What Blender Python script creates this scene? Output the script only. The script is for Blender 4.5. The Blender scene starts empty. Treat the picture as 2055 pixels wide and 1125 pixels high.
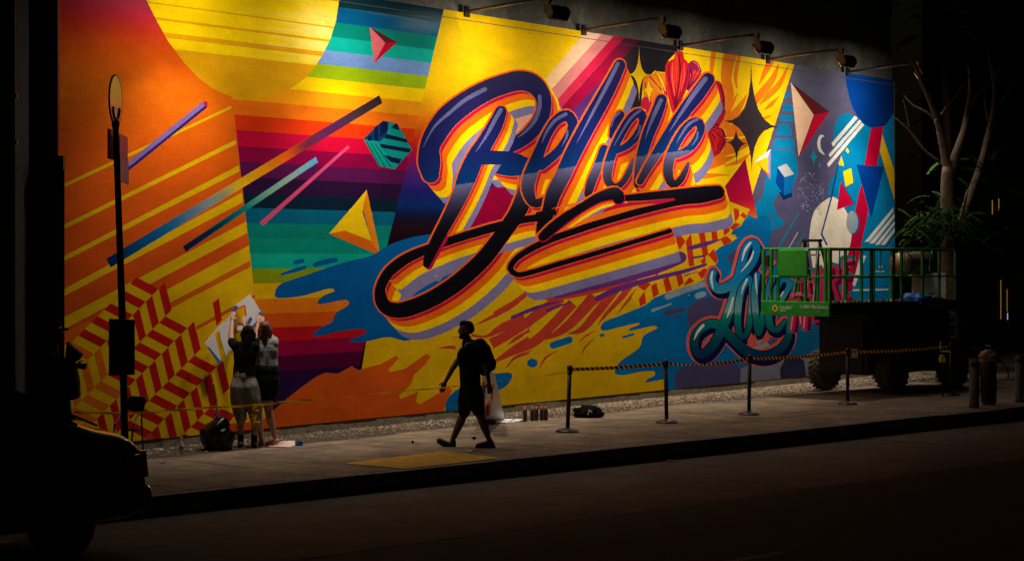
import bpy, bmesh, math, random
from mathutils import Vector, Matrix, Euler
from mathutils.geometry import delaunay_2d_cdt, convex_hull_2d
import numpy as np
random.seed(7); rnd = random.Random(11)
sc = bpy.context.scene
COL = sc.collection
R = math.radians

# ------------------------------------------------------------------ camera, night sky, exposure
FPX, CX, HY, HCAM = 4072.0, 1027.5, 520.0, 2.57      # focal length and horizon in photograph pixels, eye height
cam = bpy.data.cameras.new('camera'); cam_o = bpy.data.objects.new('camera', cam); COL.objects.link(cam_o)
cam.sensor_width = 36; cam.lens = 36*FPX/2055; cam.shift_y = -(562.5-HY)/2055
cam_o.location = (0, 0, HCAM); cam_o.rotation_euler = (R(90), 0, 0)
cam.clip_start = 0.1; cam.clip_end = 2000
sc.camera = cam_o
world = bpy.data.worlds.new('World'); sc.world = world; world.use_nodes = True
wn = world.node_tree.nodes; wl = world.node_tree.links
for n in list(wn): wn.remove(n)
sky = wn.new('ShaderNodeTexSky'); sky.sky_type = 'NISHITA'; sky.sun_disc = False
sky.sun_elevation = R(2); sky.sun_rotation = R(200)
bg = wn.new('ShaderNodeBackground'); bg.inputs[1].default_value = 0.001
wo = wn.new('ShaderNodeOutputWorld'); wl.new(sky.outputs[0], bg.inputs[0]); wl.new(bg.outputs[0], wo.inputs[0])
sc.view_settings.view_transform = 'Standard'; sc.view_settings.look = 'None'
sc.view_settings.exposure = 0.0; sc.view_settings.gamma = 1.0
sc.view_settings.use_curve_mapping = False
LAMP_POWER = 56.0; BEAM_POWER = 600.0; LAMP_COL = (1.0, 0.88, 0.74); LAMP_SPREAD = 172

# ------------------------------------------------------------------ places
P0 = Vector((-5.872, 26.2, 0)); WD = Vector((0.6, 0.8, 0)); WN = Vector((0.8, -0.6, 0))   # foot of the mural's left edge, along the wall, out of the wall
KD = Vector((0.6935, 0.7204, 0)); KN = Vector((0.7204, -0.6935, 0))                       # along the kerb, towards the road
def ray(x, y): return Vector(((x-CX)/FPX, 1.0, (HY-y)/FPX))
CAM = Vector((0, 0, HCAM))
def at(x, y, Y): return CAM + ray(x, y)*Y
def G(x, y, z=0.0):
    r = ray(x, y); return CAM + r*((z-HCAM)/r.z)
def WU(x, y, off=0.0):
    o = P0+WN*off; r = ray(x, y); t = (o-CAM).dot(WN)/r.dot(WN); p = CAM+r*t
    return (p-o).dot(WD), p.z
def WP(u, v, off=0.0): return P0+WD*u+WN*off+Vector((0, 0, v))
KP = G(1000, 924)
ROADZ = -0.22

# ------------------------------------------------------------------ materials
def s2l(c): return c/12.92 if c <= 0.04045 else ((c+0.055)/1.055)**2.4
def rgb(r, g, b, k=1.0): return (s2l(r/255)*k, s2l(g/255)*k, s2l(b/255)*k, 1.0)
def speck(m, scale=55, lo=.55, hi=1.35, scale2=.55, lo2=.62):
    N = m.node_tree.nodes; L = m.node_tree.links; b = N['Principled BSDF']; src = b.inputs['Base Color'].links[0].from_socket if b.inputs['Base Color'].links else None
    tc = N.new('ShaderNodeTexCoord'); prev = src
    for sc_, a, c, p0, p1 in ((scale, lo, hi, .35, .65), (scale2, lo2, 1.0, .42, .60), (scale2*5, .8, 1.05, .45, .6)):
        n = N.new('ShaderNodeTexNoise'); n.inputs['Scale'].default_value = sc_; n.inputs['Detail'].default_value = 8; n.inputs['Roughness'].default_value = .75; L.new(tc.outputs['Object'], n.inputs['Vector'])
        r = N.new('ShaderNodeValToRGB'); r.color_ramp.elements[0].position = p0; r.color_ramp.elements[1].position = p1; r.color_ramp.elements[0].color = (a, a, a, 1); r.color_ramp.elements[1].color = (c, c, c, 1); L.new(n.outputs[0], r.inputs[0])
        x = N.new('ShaderNodeMix'); x.data_type = 'RGBA'; x.blend_type = 'MULTIPLY'; x.inputs[0].default_value = 1; L.new(prev, x.inputs[6]); L.new(r.outputs[0], x.inputs[7]); prev = x.outputs[2]
    L.new(prev, b.inputs['Base Color']); return m
def mat(name, col, rough=0.6, metal=0.0, noise=0.0, nscale=8.0, bump=0.0, bscale=40.0, col2=None, spec=0.5, emit=None, estr=0.0, coat=0.0, alpha=1.0, trans=0.0, detail=6):
    m = bpy.data.materials.new(name); m.use_nodes = True
    N = m.node_tree.nodes; L = m.node_tree.links; b = N['Principled BSDF']
    b.inputs['Base Color'].default_value = (*col[:3], 1); b.inputs['Roughness'].default_value = rough
    b.inputs['Metallic'].default_value = metal; b.inputs['Specular IOR Level'].default_value = spec
    b.inputs['Coat Weight'].default_value = coat; b.inputs['Alpha'].default_value = alpha
    b.inputs['Transmission Weight'].default_value = trans
    if emit: b.inputs['Emission Color'].default_value = (*emit[:3], 1); b.inputs['Emission Strength'].default_value = estr
    tc = N.new('ShaderNodeTexCoord')
    if noise > 0 or col2:
        nz = N.new('ShaderNodeTexNoise'); nz.inputs['Scale'].default_value = nscale; nz.inputs['Detail'].default_value = detail; nz.inputs['Roughness'].default_value = 0.65
        L.new(tc.outputs['Object'], nz.inputs['Vector'])
        rp = N.new('ShaderNodeValToRGB'); rp.color_ramp.elements[0].position = 0.32; rp.color_ramp.elements[1].position = 0.68
        c2 = col2 if col2 else tuple(c*(1-noise) for c in col[:3])
        rp.color_ramp.elements[0].color = (*c2[:3], 1); rp.color_ramp.elements[1].color = (*col[:3], 1)
        L.new(nz.outputs[0], rp.inputs[0]); L.new(rp.outputs[0], b.inputs['Base Color'])
    if bump > 0:
        n2 = N.new('ShaderNodeTexNoise'); n2.inputs['Scale'].default_value = bscale; n2.inputs['Detail'].default_value = 8; n2.inputs['Roughness'].default_value = 0.7
        L.new(tc.outputs['Object'], n2.inputs['Vector'])
        bp = N.new('ShaderNodeBump'); bp.inputs['Strength'].default_value = 1.0; bp.inputs['Distance'].default_value = bump
        L.new(n2.outputs[0], bp.inputs['Height']); L.new(bp.outputs[0], b.inputs['Normal'])
    return m
# ------------------------------------------------------------------ object helpers
def tag(o, label=None, cat=None, group=None, kind=None):
    if label: o['label'] = label
    if cat: o['category'] = cat
    if group: o['group'] = group
    if kind: o['kind'] = kind
    return o
def thing(name, label, cat, loc=(0, 0, 0), rz=0.0, group=None):
    o = bpy.data.objects.new(name, None); COL.objects.link(o); o.empty_display_size = 0.2
    o.location = loc; o.rotation_euler = (0, 0, rz); return tag(o, label, cat, group)
def mk(name, verts, faces, m, parent=None, smooth=False):
    me = bpy.data.meshes.new(name); me.from_pydata([tuple(v) for v in verts], [], faces); me.update()
    if m: me.materials.append(m)
    if smooth: me.polygons.foreach_set('use_smooth', [True]*len(me.polygons))
    o = bpy.data.objects.new(name, me); COL.objects.link(o)
    if parent: o.parent = parent
    return o
def inst(src, parent=None, name=None):
    o = bpy.data.objects.new(name or src.name.split('.')[0], src.data); COL.objects.link(o)
    if parent: o.parent = parent
    return o
def copy_tree(o, parent=None):
    c = o.copy(); COL.objects.link(c); c.parent = parent
    for ch in list(o.children): copy_tree(ch, c)
    return c
class MB:
    def __init__(s): s.v = []; s.f = []
    def add(s, vs, fs):
        b = len(s.v); s.v.extend([Vector(v) for v in vs]); s.f.extend([[b+i for i in f] for f in fs]); return s
    def box(s, c, size, rot=None):
        x, y, z = [d/2 for d in size]; c = Vector(c)
        vs = [Vector((a, b, d)) for a in (-x, x) for b in (-y, y) for d in (-z, z)]
        if rot is not None:
            M = rot if isinstance(rot, Matrix) else Euler(rot).to_matrix(); vs = [M@v for v in vs]
        return s.add([c+v for v in vs], [(0, 1, 3, 2), (4, 6, 7, 5), (0, 4, 5, 1), (2, 3, 7, 6), (0, 2, 6, 4), (1, 5, 7, 3)])
    def bar(s, a, b, w, h=None, up=(0, 0, 1)):
        a = Vector(a); b = Vector(b); h = h or w; d = (b-a).normalized(); up = Vector(up)
        if abs(d.dot(up)) > 0.98: up = Vector((1, 0, 0))
        sx = d.cross(up).normalized(); sz = sx.cross(d)
        vs = [p+sx*i*w/2+sz*j*h/2 for p in (a, b) for i in (-1, 1) for j in (-1, 1)]
        return s.add(vs, [(0, 1, 3, 2), (4, 6, 7, 5), (0, 4, 5, 1), (2, 3, 7, 6), (0, 2, 6, 4), (1, 5, 7, 3)])
    def tube(s, pts, rad, n=8, caps=True):
        pts = [Vector(p) for p in pts]; rs = rad if isinstance(rad, (list, tuple)) else [rad]*len(pts)
        b0 = len(s.v); prev = None
        for i, p in enumerate(pts):
            t = (pts[min(i+1, len(pts)-1)]-pts[max(i-1, 0)])
            t = t.normalized() if t.length > 1e-9 else Vector((0, 0, 1))
            if prev is None:
                u = Vector((1, 0, 0)) if abs(t.x) < 0.8 else Vector((0, 1, 0)); a = t.cross(u).normalized()
            else: a = (prev-t*prev.dot(t)).normalized()
            prev = a; c = t.cross(a)
            for k in range(n):
                an = math.tau*k/n; s.v.append(p+(a*math.cos(an)+c*math.sin(an))*rs[i])
        for i in range(len(pts)-1):
            for k in range(n):
                q = b0+i*n; s.f.append([q+k, q+(k+1) % n, q+n+(k+1) % n, q+n+k])
        if caps:
            s.f.append([b0+k for k in range(n)][::-1]); q = b0+(len(pts)-1)*n; s.f.append([q+k for k in range(n)])
        return s
    def lathe(s, prof, c=(0, 0, 0), n=16):   # profile of (radius, z)
        c = Vector(c); b0 = len(s.v)
        for r, z in prof:
            for k in range(n):
                an = math.tau*k/n; s.v.append(c+Vector((r*math.cos(an), r*math.sin(an), z)))
        for i in range(len(prof)-1):
            for k in range(n):
                q = b0+i*n; s.f.append([q+k, q+(k+1) % n, q+n+(k+1) % n, q+n+k])
        s.f.append([b0+k for k in range(n)][::-1]); q = b0+(len(prof)-1)*n; s.f.append([q+k for k in range(n)])
        return s
    def prism(s, poly, d0, d1):              # poly: list of 3D points, extruded from +d0 to +d1 (vectors)
        n = len(poly); a = [Vector(p)+Vector(d0) for p in poly]; b = [Vector(p)+Vector(d1) for p in poly]
        return s.add(a+b, [list(range(n))[::-1], list(range(n, 2*n))]+[[i, (i+1) % n, n+(i+1) % n, n+i] for i in range(n)])
    def build(s, name, m, parent=None, smooth=False): return mk(name, s.v, s.f, m, parent, smooth)
def bevel(o, w=0.01, seg=2, ang=35):
    b = o.modifiers.new('bevel', 'BEVEL'); b.width = w; b.segments = seg; b.limit_method = 'ANGLE'; b.angle_limit = R(ang); return o
# ------------------------------------------------------------------ the mural: every painted shape is a face set of one flat sheet
# shapes are drawn in the photograph's own pixels and carried onto the wall plane by its perspective
S = 0.3557
TO = dict(a=(0, 0), b=(500, 0), c=(1000, 0), d=(1500, 0), e=(0, 380), f=(500, 380), g=(1000, 380), h=(1500, 380), i=(0, 725), j=(500, 725), k=(1000, 725), l=(1500, 725))
ZO = {'A': (820, 100, 1/4.89), 'B': (740, 320, 1/2.962), 'C': (1030, 100, 1/3.214), 'D': (1280, 90, 1/3.2145), 'E': (1000, 340, 1/3.75), 'L': (1370, 450, 1/3.409),
      'M': (1500, 450, 1/3.041), 'N': (1540, 120, 1/3.125), 'O': (1500, 590, 1/4.89), 'Q': (390, 570, 1/3.2125), 'R': (850, 620, 1/3.752), 'x': (0, 0, 1.0)}
for k_, v_ in TO.items(): ZO[k_] = (v_[0], v_[1], S)
def T(t, *pts):
    x0, y0, s = ZO[t]; return [(x0+p[0]*s, y0+p[1]*s) for p in pts]
def top_y(x): return 520-0.157*(4080-x)
def bot_y(x): return 520+0.0965*(4080-x)-3.5
LAYERS = []                                    # (part, colour function, polygon)
def flat(c): c = tuple(c); return lambda x, y, cx, cy: c
def lerp(a, b, t): return tuple(p+(q-p)*t for p, q in zip(a, b))
def ramp(stops, t):
    if t <= stops[0][0]: return stops[0][1]
    for (t0, c0), (t1, c1) in zip(stops, stops[1:]):
        if t <= t1: return lerp(c0, c1, (t-t0)/(t1-t0))
    return stops[-1][1]
def lin(p0, p1, stops):
    dx, dy = p1[0]-p0[0], p1[1]-p0[1]; L2 = dx*dx+dy*dy
    return lambda x, y, cx, cy: ramp(stops, ((x-p0[0])*dx+(y-p0[1])*dy)/L2)
def lev(x, y): return 520+(y-520)*3580/(4080-x)       # the height a level line has at x=500
def vert(stops): return lambda x, y, cx, cy: ramp(stops, lev(x, y))
def crom(pts, closed=True, step=5.0, dim=2):
    n = len(pts); out = []
    rng = range(n) if closed else range(n-1)
    for i in rng:
        g = (lambda j: pts[j % n]) if closed else (lambda j: pts[max(0, min(n-1, j))])
        p0, p1, p2, p3 = g(i-1), g(i), g(i+1), g(i+2)
        m = max(2, int(math.hypot(p2[0]-p1[0], p2[1]-p1[1])/step))
        for q in range(m):
            t = q/m; t2 = t*t; t3 = t2*t
            out.append(tuple(0.5*((2*p1[d])+(-p0[d]+p2[d])*t+(2*p0[d]-5*p1[d]+4*p2[d]-p3[d])*t2+(-p0[d]+3*p1[d]-3*p2[d]+p3[d])*t3) for d in range(dim)))
    if not closed: out.append(tuple(pts[-1][:dim]))
    return out
def area(p): return 0.5*sum(p[i][0]*p[(i+1) % len(p)][1]-p[(i+1) % len(p)][0]*p[i][1] for i in range(len(p)))
def poly(part, col, pts, smooth=False):
    if not callable(col): col = flat(col)
    if smooth: pts = crom(pts)
    pts = [tuple(p[:2]) for p in pts]
    if area(pts) < 0: pts = pts[::-1]
    LAYERS.append((part, col, pts))
def blob(part, col, c, rx, ry, rot=0, n=20):
    a = R(rot); poly(part, col, [(c[0]+rx*math.cos(t)*math.cos(a)-ry*math.sin(t)*math.sin(a), c[1]+rx*math.cos(t)*math.sin(a)+ry*math.sin(t)*math.cos(a)) for t in [math.tau*k/n for k in range(n)]])
def hull(part, col, pts):
    h = convex_hull_2d([Vector(p) for p in pts]); poly(part, col, [pts[i] for i in h])
def strip(pts, grow=0.0, off=(0, 0)):          # centreline (x, y, width) -> left and right edges
    L = []; Rr = []
    for i, p in enumerate(pts):
        a = pts[max(i-1, 0)]; b = pts[min(i+1, len(pts)-1)]; d = math.hypot(b[0]-a[0], b[1]-a[1]) or 1
        nx, ny = -(b[1]-a[1])/d, (b[0]-a[0])/d; w = p[2]/2+grow
        L.append((p[0]+nx*w+off[0], p[1]+ny*w+off[1])); Rr.append((p[0]-nx*w+off[0], p[1]-ny*w+off[1]))
    return L, Rr
def disc(c, r, n=14): return [(c[0]+r*math.cos(math.tau*k/n+.2), c[1]+r*math.sin(math.tau*k/n+.2)) for k in range(n)]
def line(part, col, pts, grow=0.0, off=(0, 0), caps=True, step=7.0, raw=False):
    c = pts if raw else crom(pts, False, step, 3)
    L, Rr = strip(c, grow, off)
    for i in range(len(c)-1):
        q = [L[i], L[i+1], Rr[i+1], Rr[i]]
        if abs(area(q)) < 0.05: continue
        hull(part, col, q)
    if caps:
        for e in (c[0], c[-1]):
            if e[2]/2+grow > 0.6: poly(part, col, disc((e[0]+off[0], e[1]+off[1]), e[2]/2+grow))
NAVY, MAG, ORG, YEL, LAV = (20, 26, 92), (190, 10, 62), (238, 108, 8), (250, 204, 0), (128, 122, 168)
def extr(x): t = max(0.0, min(1.0, (x-1000)/350)); return (37-20*t, 44+14*t)
def letter(pts, part, scale=1.0, hi=None, front=None, outline=2.6, step=7.0):
    c = crom(pts, False, step, 3)
    for t1, col in ((1.0, LAV), (0.67, YEL), (0.39, ORG), (0.14, MAG)):
        L, Rr = strip(c)
        for i in range(len(c)-1):
            q = [L[i], L[i+1], Rr[i+1], Rr[i]]; qq = []
            for p in q:
                e = extr(p[0]); qq.append((p[0]+e[0]*t1*scale, p[1]+e[1]*t1*scale))
            hull(part, col, q+qq)
        for e_ in (c[0], c[-1]):
            d = disc(e_, e_[2]/2, 12); e = extr(e_[0]); hull(part, col, d+[(p[0]+e[0]*t1*scale, p[1]+e[1]*t1*scale) for p in d])
    line(part, (240, 100, 10), c, outline, (-0.8, -0.8), raw=True)
def chrome(x, y, cx, cy):
    def hz(px): return 374-(px-900)*0.157 if px < 1300 else 311-(px-1300)*0.12
    if cy < hz(cx):
        return ramp([(0, (0, 52, 112)), (60, (16, 30, 96)), (150, (28, 26, 84)), (230, (46, 42, 70))], hz(x)-y)
    return ramp([(0, (98, 98, 138)), (28, (62, 60, 92)), (75, (14, 12, 26)), (100, (9, 6, 16))], y-hz(x))
BG = 'painted_background'
XL, XR = 115.2, 1797.0
Y1, Y2, OR = (226, 182, 4), (222, 176, 6), (222, 92, 14)
# --- left panel: orange fading up to a dusty crimson
left = [(XL-5, -140), (480, -140), (466, 192), (487, 380), (508.6, 568.5), (527, 700), (545, 960), (XL-5, 960)]
poly(BG, vert([(-120, (60, 40, 60)), (-40, (110, 62, 84)), (10, (150, 66, 78)), (58, (196, 40, 66)), (84, (208, 52, 30)), (120, (222, 84, 10)), (190, (232, 112, 8)), (300, (224, 96, 12)), (520, (214, 84, 20)), (900, (206, 80, 22))]), left)
YS = (228, 184, 6)
for t, q in (('a', [(365, 1035), (1305, 597), (1305, 612), (365, 1055)]), ('x', [(128, 451), (473, 280.5), (473.5, 289.5), (128, 460)]),
             ('x', [(128, 514), (479, 332), (480.5, 344), (128, 524)]), ('x', [(128, 580), (485.7, 386.5), (487, 406), (128, 594)]),
             ('e', [(340, 732), (1390, 180), (1395, 245), (340, 798)])):
    poly(BG, YS, T(t, *q))
poly(BG, YS, T('e', (340, 890), (1405, 315), (1440, 620), (1530, 1300), (300, 1400)))
poly(BG, (212, 100, 18), T('e', (940, 648), (1412, 400), (1417, 434), (960, 672)))
poly(BG, (208, 90, 20), T('e', (1105, 772), (1440, 590), (1442, 610), (1112, 792)))
poly(BG, (222, 104, 22), T('e', (300, 840), (500, 740), (620, 850), (520, 945), (300, 830)))
# herringbone of slanted bars
RD, HO = (192, 28, 24), (226, 112, 34)
Sx, Sy = -36.5, 36.5
A_, B_ = (125, 65), (38, 155)
st = [770, 495]
for r in range(9):
    a = A_ if r % 2 == 0 else B_
    for k in range(-1 if r % 2 else 0, 34):
        red = (k % 2 == 0) == (r % 2 == 0)
        x0, y0 = st[0]+k*Sx, st[1]+k*Sy
        px, py = T('e', (x0+a[0]/2, y0+a[1]/2))[0]
        if px < 120 or py > bot_y(px)+8 or px > 455: continue
        org = (k >= 10 and r < 3) or (px < 250 and py < 730 and k >= 9) or (k >= 15 and 2 < r < 5 and px < 300) or (k >= 12 and r == 4)
        g_ = 0.4
        q = T('e', (x0, y0), (x0+a[0], y0+a[1]), (x0+a[0]+Sx, y0+a[1]+Sy), (x0+Sx, y0+Sy))
        poly(BG, (HO if org else RD) if red else YS, q)
    st[0] += a[0]; st[1] += a[1]
for q in ([(1200, 640), (1235, 612), (1252, 735), (1222, 770)], [(1228, 990), (1250, 975), (1287, 1090), (1266, 1120)], [(1165, 1075), (1192, 1035), (1228, 1190), (1205, 1235)], [(1225, 1245), (1250, 1235), (1330, 1270), (1300, 1300)], [(1255, 1310), (1315, 1360), (1290, 1395), (1240, 1350)]):
    poly(BG, RD, T('e', *q))
poly(BG, (220, 96, 20), T('Q', (508, 260), (520, 250), (536, 345), (548, 470), (540, 500), (530, 480)))
# --- rainbow panel
rain = [(466, -140), (930, -140), (800, 400), (777, 492), (719, 742), (700, 900), (545, 960), (527, 700), (508.6, 568.5), (487, 380), (466, 192)]
bd = [-200, -12, 21, 52, 82, 112, 142, 171, 202, 232, 262.5, 294.5, 325.5, 355.7, 389, 417, 447, 478, 508, 539, 568.5, 600, 630, 659, 687, 717, 748, 980]
rc = [(8, 36, 44), (8, 48, 60), (0, 88, 138), (0, 132, 118), (6, 172, 158), (112, 150, 210), (150, 182, 10), (250, 206, 0), (238, 152, 8), (234, 112, 10), (216, 54, 8), (196, 4, 54), (134, 0, 62), (82, 14, 74), (38, 12, 52), (4, 30, 50), (0, 92, 124), (0, 124, 112), (0, 136, 118), (8, 164, 142), (130, 148, 8), (222, 176, 8), (224, 120, 16), (212, 84, 12), (188, 18, 30), (146, 0, 62), (84, 0, 54), (44, 10, 66)]
def lvl(y5, x): return 520+(y5-520)*(4080-x)/3580
rainbow_clip = rain
def clip_band(pts, ya, yb):
    def cl(ps, f):
        out = []
        for i in range(len(ps)):
            p, q = ps[i], ps[(i+1) % len(ps)]; fp, fq = f(p), f(q)
            if fp >= 0: out.append(p)
            if (fp >= 0) != (fq >= 0):
                t = fp/(fp-fq); out.append((p[0]+(q[0]-p[0])*t, p[1]+(q[1]-p[1])*t))
        return out
    g1 = lambda p: p[1]-lvl(ya, p[0]); g2 = lambda p: lvl(yb, p[0])-p[1]
    return cl(cl(pts, g1), g2)
def weather(c):
    def f(x, y, cx, cy):
        k = max(0.0, 1-((x-850)/75)**2-((y-45)/32)**2)
        return lerp(c, (118, 132, 138), 0.75*k*k**0.3 if k > 0 else 0)
    return f
for i in range(len(bd)-1):
    p = clip_band(rain, bd[i], bd[i+1])
    if len(p) > 2: poly(BG, weather(rc[i+1]) if i < 7 else rc[i+1], p)
# --- the sun disc
SUN = 'painted_sun'
sunp = T('a', (770, -380), (765, -200), (790, -80), (825, 0), (885, 120), (950, 235), (1040, 355), (1120, 440), (1200, 500), (1300, 545), (1405, 562))+T('b', (100, 552), (200, 520), (280, 470), (330, 430), (380, 365), (420, 300), (460, 215), (490, 120), (508, 0), (515, -120), (500, -380))
poly(SUN, lambda x, y, cx, cy: lerp((250, 212, 0), (252, 226, 120), max(0, 1-((x-640)/70)**2-((y-70)/90)**2)), sunp)  # paler spot paints in the hot light under a lamp
for y0, y1 in ((28, 31), (56, 61), (83, 93), (113, 240)):     # bands by level at x=500, kept inside the disc
    q = clip_band(sunp, y0+3, y1+3)
    if len(q) > 2: poly(SUN, (226, 164, 6), q)
# --- centre panel
cen = [(891, -140), (1420, -140), (1594, 130), (1505, 440), (1400, 900), (700, 900), (719, 742), (777, 492), (800, 400), (891, 18)]
poly(BG, vert([(-80, (226, 186, 20)), (140, (250, 204, 0)), (185, (242, 160, 6)), (222, (234, 108, 10)), (258, (214, 44, 22)), (290, (176, 4, 70)), (318, (96, 22, 112)), (345, (58, 30, 120)), (370, (24, 24, 104)), (400, (4, 40, 108)), (424, (10, 16, 52)), (446, (30, 8, 22)), (500, (18, 5, 16)), (600, (18, 5, 16))]), cen)
poly(BG, (250, 204, 2), [(1040, 0), (1420, 60), (1594, 130), (1505, 440), (1420, 600), (1200, 620), (1100, 300), (1120, 210), (1060, 140), (985, 105), (930, 80), (905, 0)])
DK = (54, 46, 50)
poly(BG, lin((1180, 60), (1330, 110), [(0, (70, 30, 60)), (.4, (60, 50, 58)), (1, (26, 24, 32))]), T('c', (690, 180), (1030, 262), (990, 310), (960, 340), (945, 410), (880, 400), (815, 480), (800, 660), (700, 760), (440, 760), (440, 620), (560, 420)))
poly(BG, lin((1250, 80), (1120, 200), [(0, (236, 190, 160)), (1, (250, 206, 150))]), T('c', (500, 170), (590, 185), (300, 505), (268, 445)))
poly(BG, (214, 130, 126), T('c', (590, 185), (655, 200), (335, 560), (300, 505)))
poly(BG, lin((1240, 70), (1130, 200), [(0, (200, 20, 60)), (1, (206, 44, 84))]), T('c', (655, 200), (712, 212), (350, 612), (335, 560)))
poly(BG, lin((1270, 80), (1130, 210), [(0, (90, 30, 60)), (.4, (170, 10, 62)), (1, (160, 4, 60))]), T('c', (712, 212), (800, 225), (600, 440), (415, 625), (345, 618)))
poly(BG, lin((1270, 80), (1130, 210), [(0, (56, 48, 60)), (.5, (92, 40, 100)), (1, (84, 40, 120))]), T('c', (640, 400), (600, 440), (415, 625), (455, 700), (560, 560), (640, 440)))
poly(BG, (240, 170, 140), T('A', (990, 650), (1250, 600), (1200, 700), (1030, 880)), True)
poly(BG, (150, 0, 56), T('B', (560, 430), (700, 180), (790, 150), (900, 160), (850, 340)))
poly(BG, (130, 0, 50), T('A', (400, 1120), (600, 900), (700, 900), (620, 1060), (480, 1130)))
# red flower and its orange neighbour
FL = 'painted_flower'
def veins(part, col, base, tips, w):
    for tx, ty in tips: line(part, col, [(base[0], base[1], w), ((base[0]+tx)/2+1, (base[1]+ty)/2, w*.8), (tx, ty, .5)], caps=False, step=9)
poly(FL, (236, 132, 16), T('D', (40, 330), (32, 240), (60, 190), (95, 195), (120, 168), (150, 185), (185, 190), (200, 330), (160, 310), (110, 350), (90, 380), (60, 380)), True)
poly(FL, (200, 30, 60), T('D', (20, 400), (30, 345), (60, 335), (90, 372), (60, 450), (50, 420)), True)
veins(FL, (190, 40, 40), T('D', (190, 340))[0], T('D', (50, 210), (80, 200), (115, 190), (150, 200), (170, 210)), 2.2)
veins(FL, (250, 206, 10), T('D', (170, 330))[0], T('D', (65, 220), (100, 205), (135, 195)), 1.6)
poly(FL, (206, 24, 40), T('D', (265, 35), (292, 48), (300, 90), (330, 130), (325, 230), (310, 300), (245, 440), (215, 420), (190, 300), (176, 160), (192, 110), (232, 92), (240, 50)), True)
poly(FL, (228, 60, 40), T('D', (240, 60), (262, 90), (285, 200), (255, 380), (235, 250)), True)
veins(FL, (104, 10, 40), T('D', (240, 440))[0], T('D', (195, 140), (215, 160), (240, 110), (262, 90), (285, 110), (305, 150), (318, 180)), 2.0)
poly(FL, (158, 24, 76), T('D', (318, 140), (350, 102), (385, 112), (412, 170), (395, 210), (330, 300), (308, 260)), True)
poly(FL, (222, 60, 50), T('D', (340, 180), (370, 165), (405, 185), (350, 240), (320, 280)), True)
veins(FL, (90, 10, 50), T('D', (320, 290))[0], T('D', (340, 130), (365, 120), (390, 145), (400, 180)), 2.0)
poly(FL, (176, 18, 40), T('D', (495, 240), (530, 240), (562, 300), (574, 390), (560, 470), (545, 520), (574, 610), (545, 680), (500, 735), (475, 745), (465, 640), (430, 560), (440, 470), (500, 420), (520, 340)), True)
poly(FL, (206, 26, 36), T('D', (450, 540), (500, 530), (545, 560), (520, 640), (490, 700), (470, 640)), True)
veins(FL, (96, 8, 34), T('D', (450, 520))[0], T('D', (560, 420), (570, 560), (560, 620), (530, 680), (500, 720)), 2.2)
veins(FL, (96, 8, 34), T('D', (500, 430))[0], T('D', (515, 260), (535, 270), (560, 330), (568, 380)), 2.2)
for col, w in (((150, 8, 40), [(205, 120, 8), (198, 200, 12), (220, 320, 10), (242, 430, 3)]), ((244, 84, 60), [(225, 110, 6), (222, 210, 12), (238, 330, 6)]), ((120, 4, 36), [(262, 60, 6), (272, 150, 12), (262, 280, 10), (246, 420, 3)]), ((240, 70, 50), [(298, 120, 8), (300, 200, 12), (280, 300, 6)]), ((140, 6, 40), [(318, 150, 6), (312, 230, 12), (270, 380, 4)]),
               ((226, 120, 130), [(360, 112, 5), (388, 130, 6), (400, 170, 4)]), ((110, 8, 50), [(335, 150, 6), (350, 200, 10), (322, 270, 4)]), ((120, 6, 40), [(530, 260, 6), (552, 320, 12), (556, 400, 10), (520, 470, 4)]), ((214, 40, 60), [(510, 260, 5), (530, 330, 10), (535, 400, 5)]), ((110, 4, 44), [(470, 520, 5), (530, 520, 14), (562, 600, 10), (530, 680, 5)]), ((224, 40, 40), [(470, 560, 6), (505, 580, 14), (505, 660, 8), (490, 720, 3)]),
               ((214, 60, 40), [(70, 200, 6), (110, 240, 12), (160, 300, 4)]), ((250, 206, 30), [(120, 180, 5), (150, 220, 10), (180, 300, 4)]), ((206, 40, 60), [(45, 240, 8), (60, 300, 12), (90, 350, 4)])):
    line(FL, col, [(*T('D', p[:2])[0], p[2]/3.2) for p in w], caps=False)
# orange rays over the yellow field
RY = (232, 124, 14)
for w in ([(490, 35, 30), (480, 120, 30), (470, 240, 14)], [(600, 50, 90), (570, 200, 70), (590, 330, 60), (570, 420, 20)], [(655, 70, 22), (630, 200, 26), (640, 280, 10)], [(860, 100, 50), (815, 190, 30), (778, 262, 3)],
          [(908, 125, 6), (870, 220, 40), (800, 310, 50), (720, 400, 44)], [(972, 132, 4), (915, 250, 34), (850, 320, 40), (785, 385, 5)], [(912, 330, 4), (860, 385, 28), (815, 420, 5)], [(645, 310, 4), (605, 390, 24), (565, 470, 22)],
          [(705, 320, 4), (650, 410, 40), (580, 480, 40), (540, 540, 40)], [(865, 455, 3), (800, 480, 20), (740, 500, 20)], [(595, 842, 3), (520, 840, 18), (440, 845, 34), (370, 850, 30)], [(735, 690, 4), (660, 750, 30), (560, 780, 8)]):
    line(BG, RY, T('D', *[p[:2] for p in w]) and [(*T('D', p[:2])[0], p[2]/3.2) for p in w], caps=False)
poly(BG, (230, 116, 16), T('D', (560, 520), (700, 400), (725, 560), (728, 640), (660, 700), (560, 770), (440, 815), (400, 812), (470, 740), (545, 690), (575, 620)))
for w in ([(590, 520, 3), (640, 480, 14), (700, 420, 4)], [(560, 600, 3), (650, 600, 16), (720, 590, 4)], [(560, 720, 3), (640, 700, 16), (725, 650, 4)], [(560, 760, 3), (640, 735, 10), (700, 700, 3)]):
    line(BG, (250, 204, 2), [(*T('D', p[:2])[0], p[2]/3.2) for p in w], caps=False)
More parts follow.
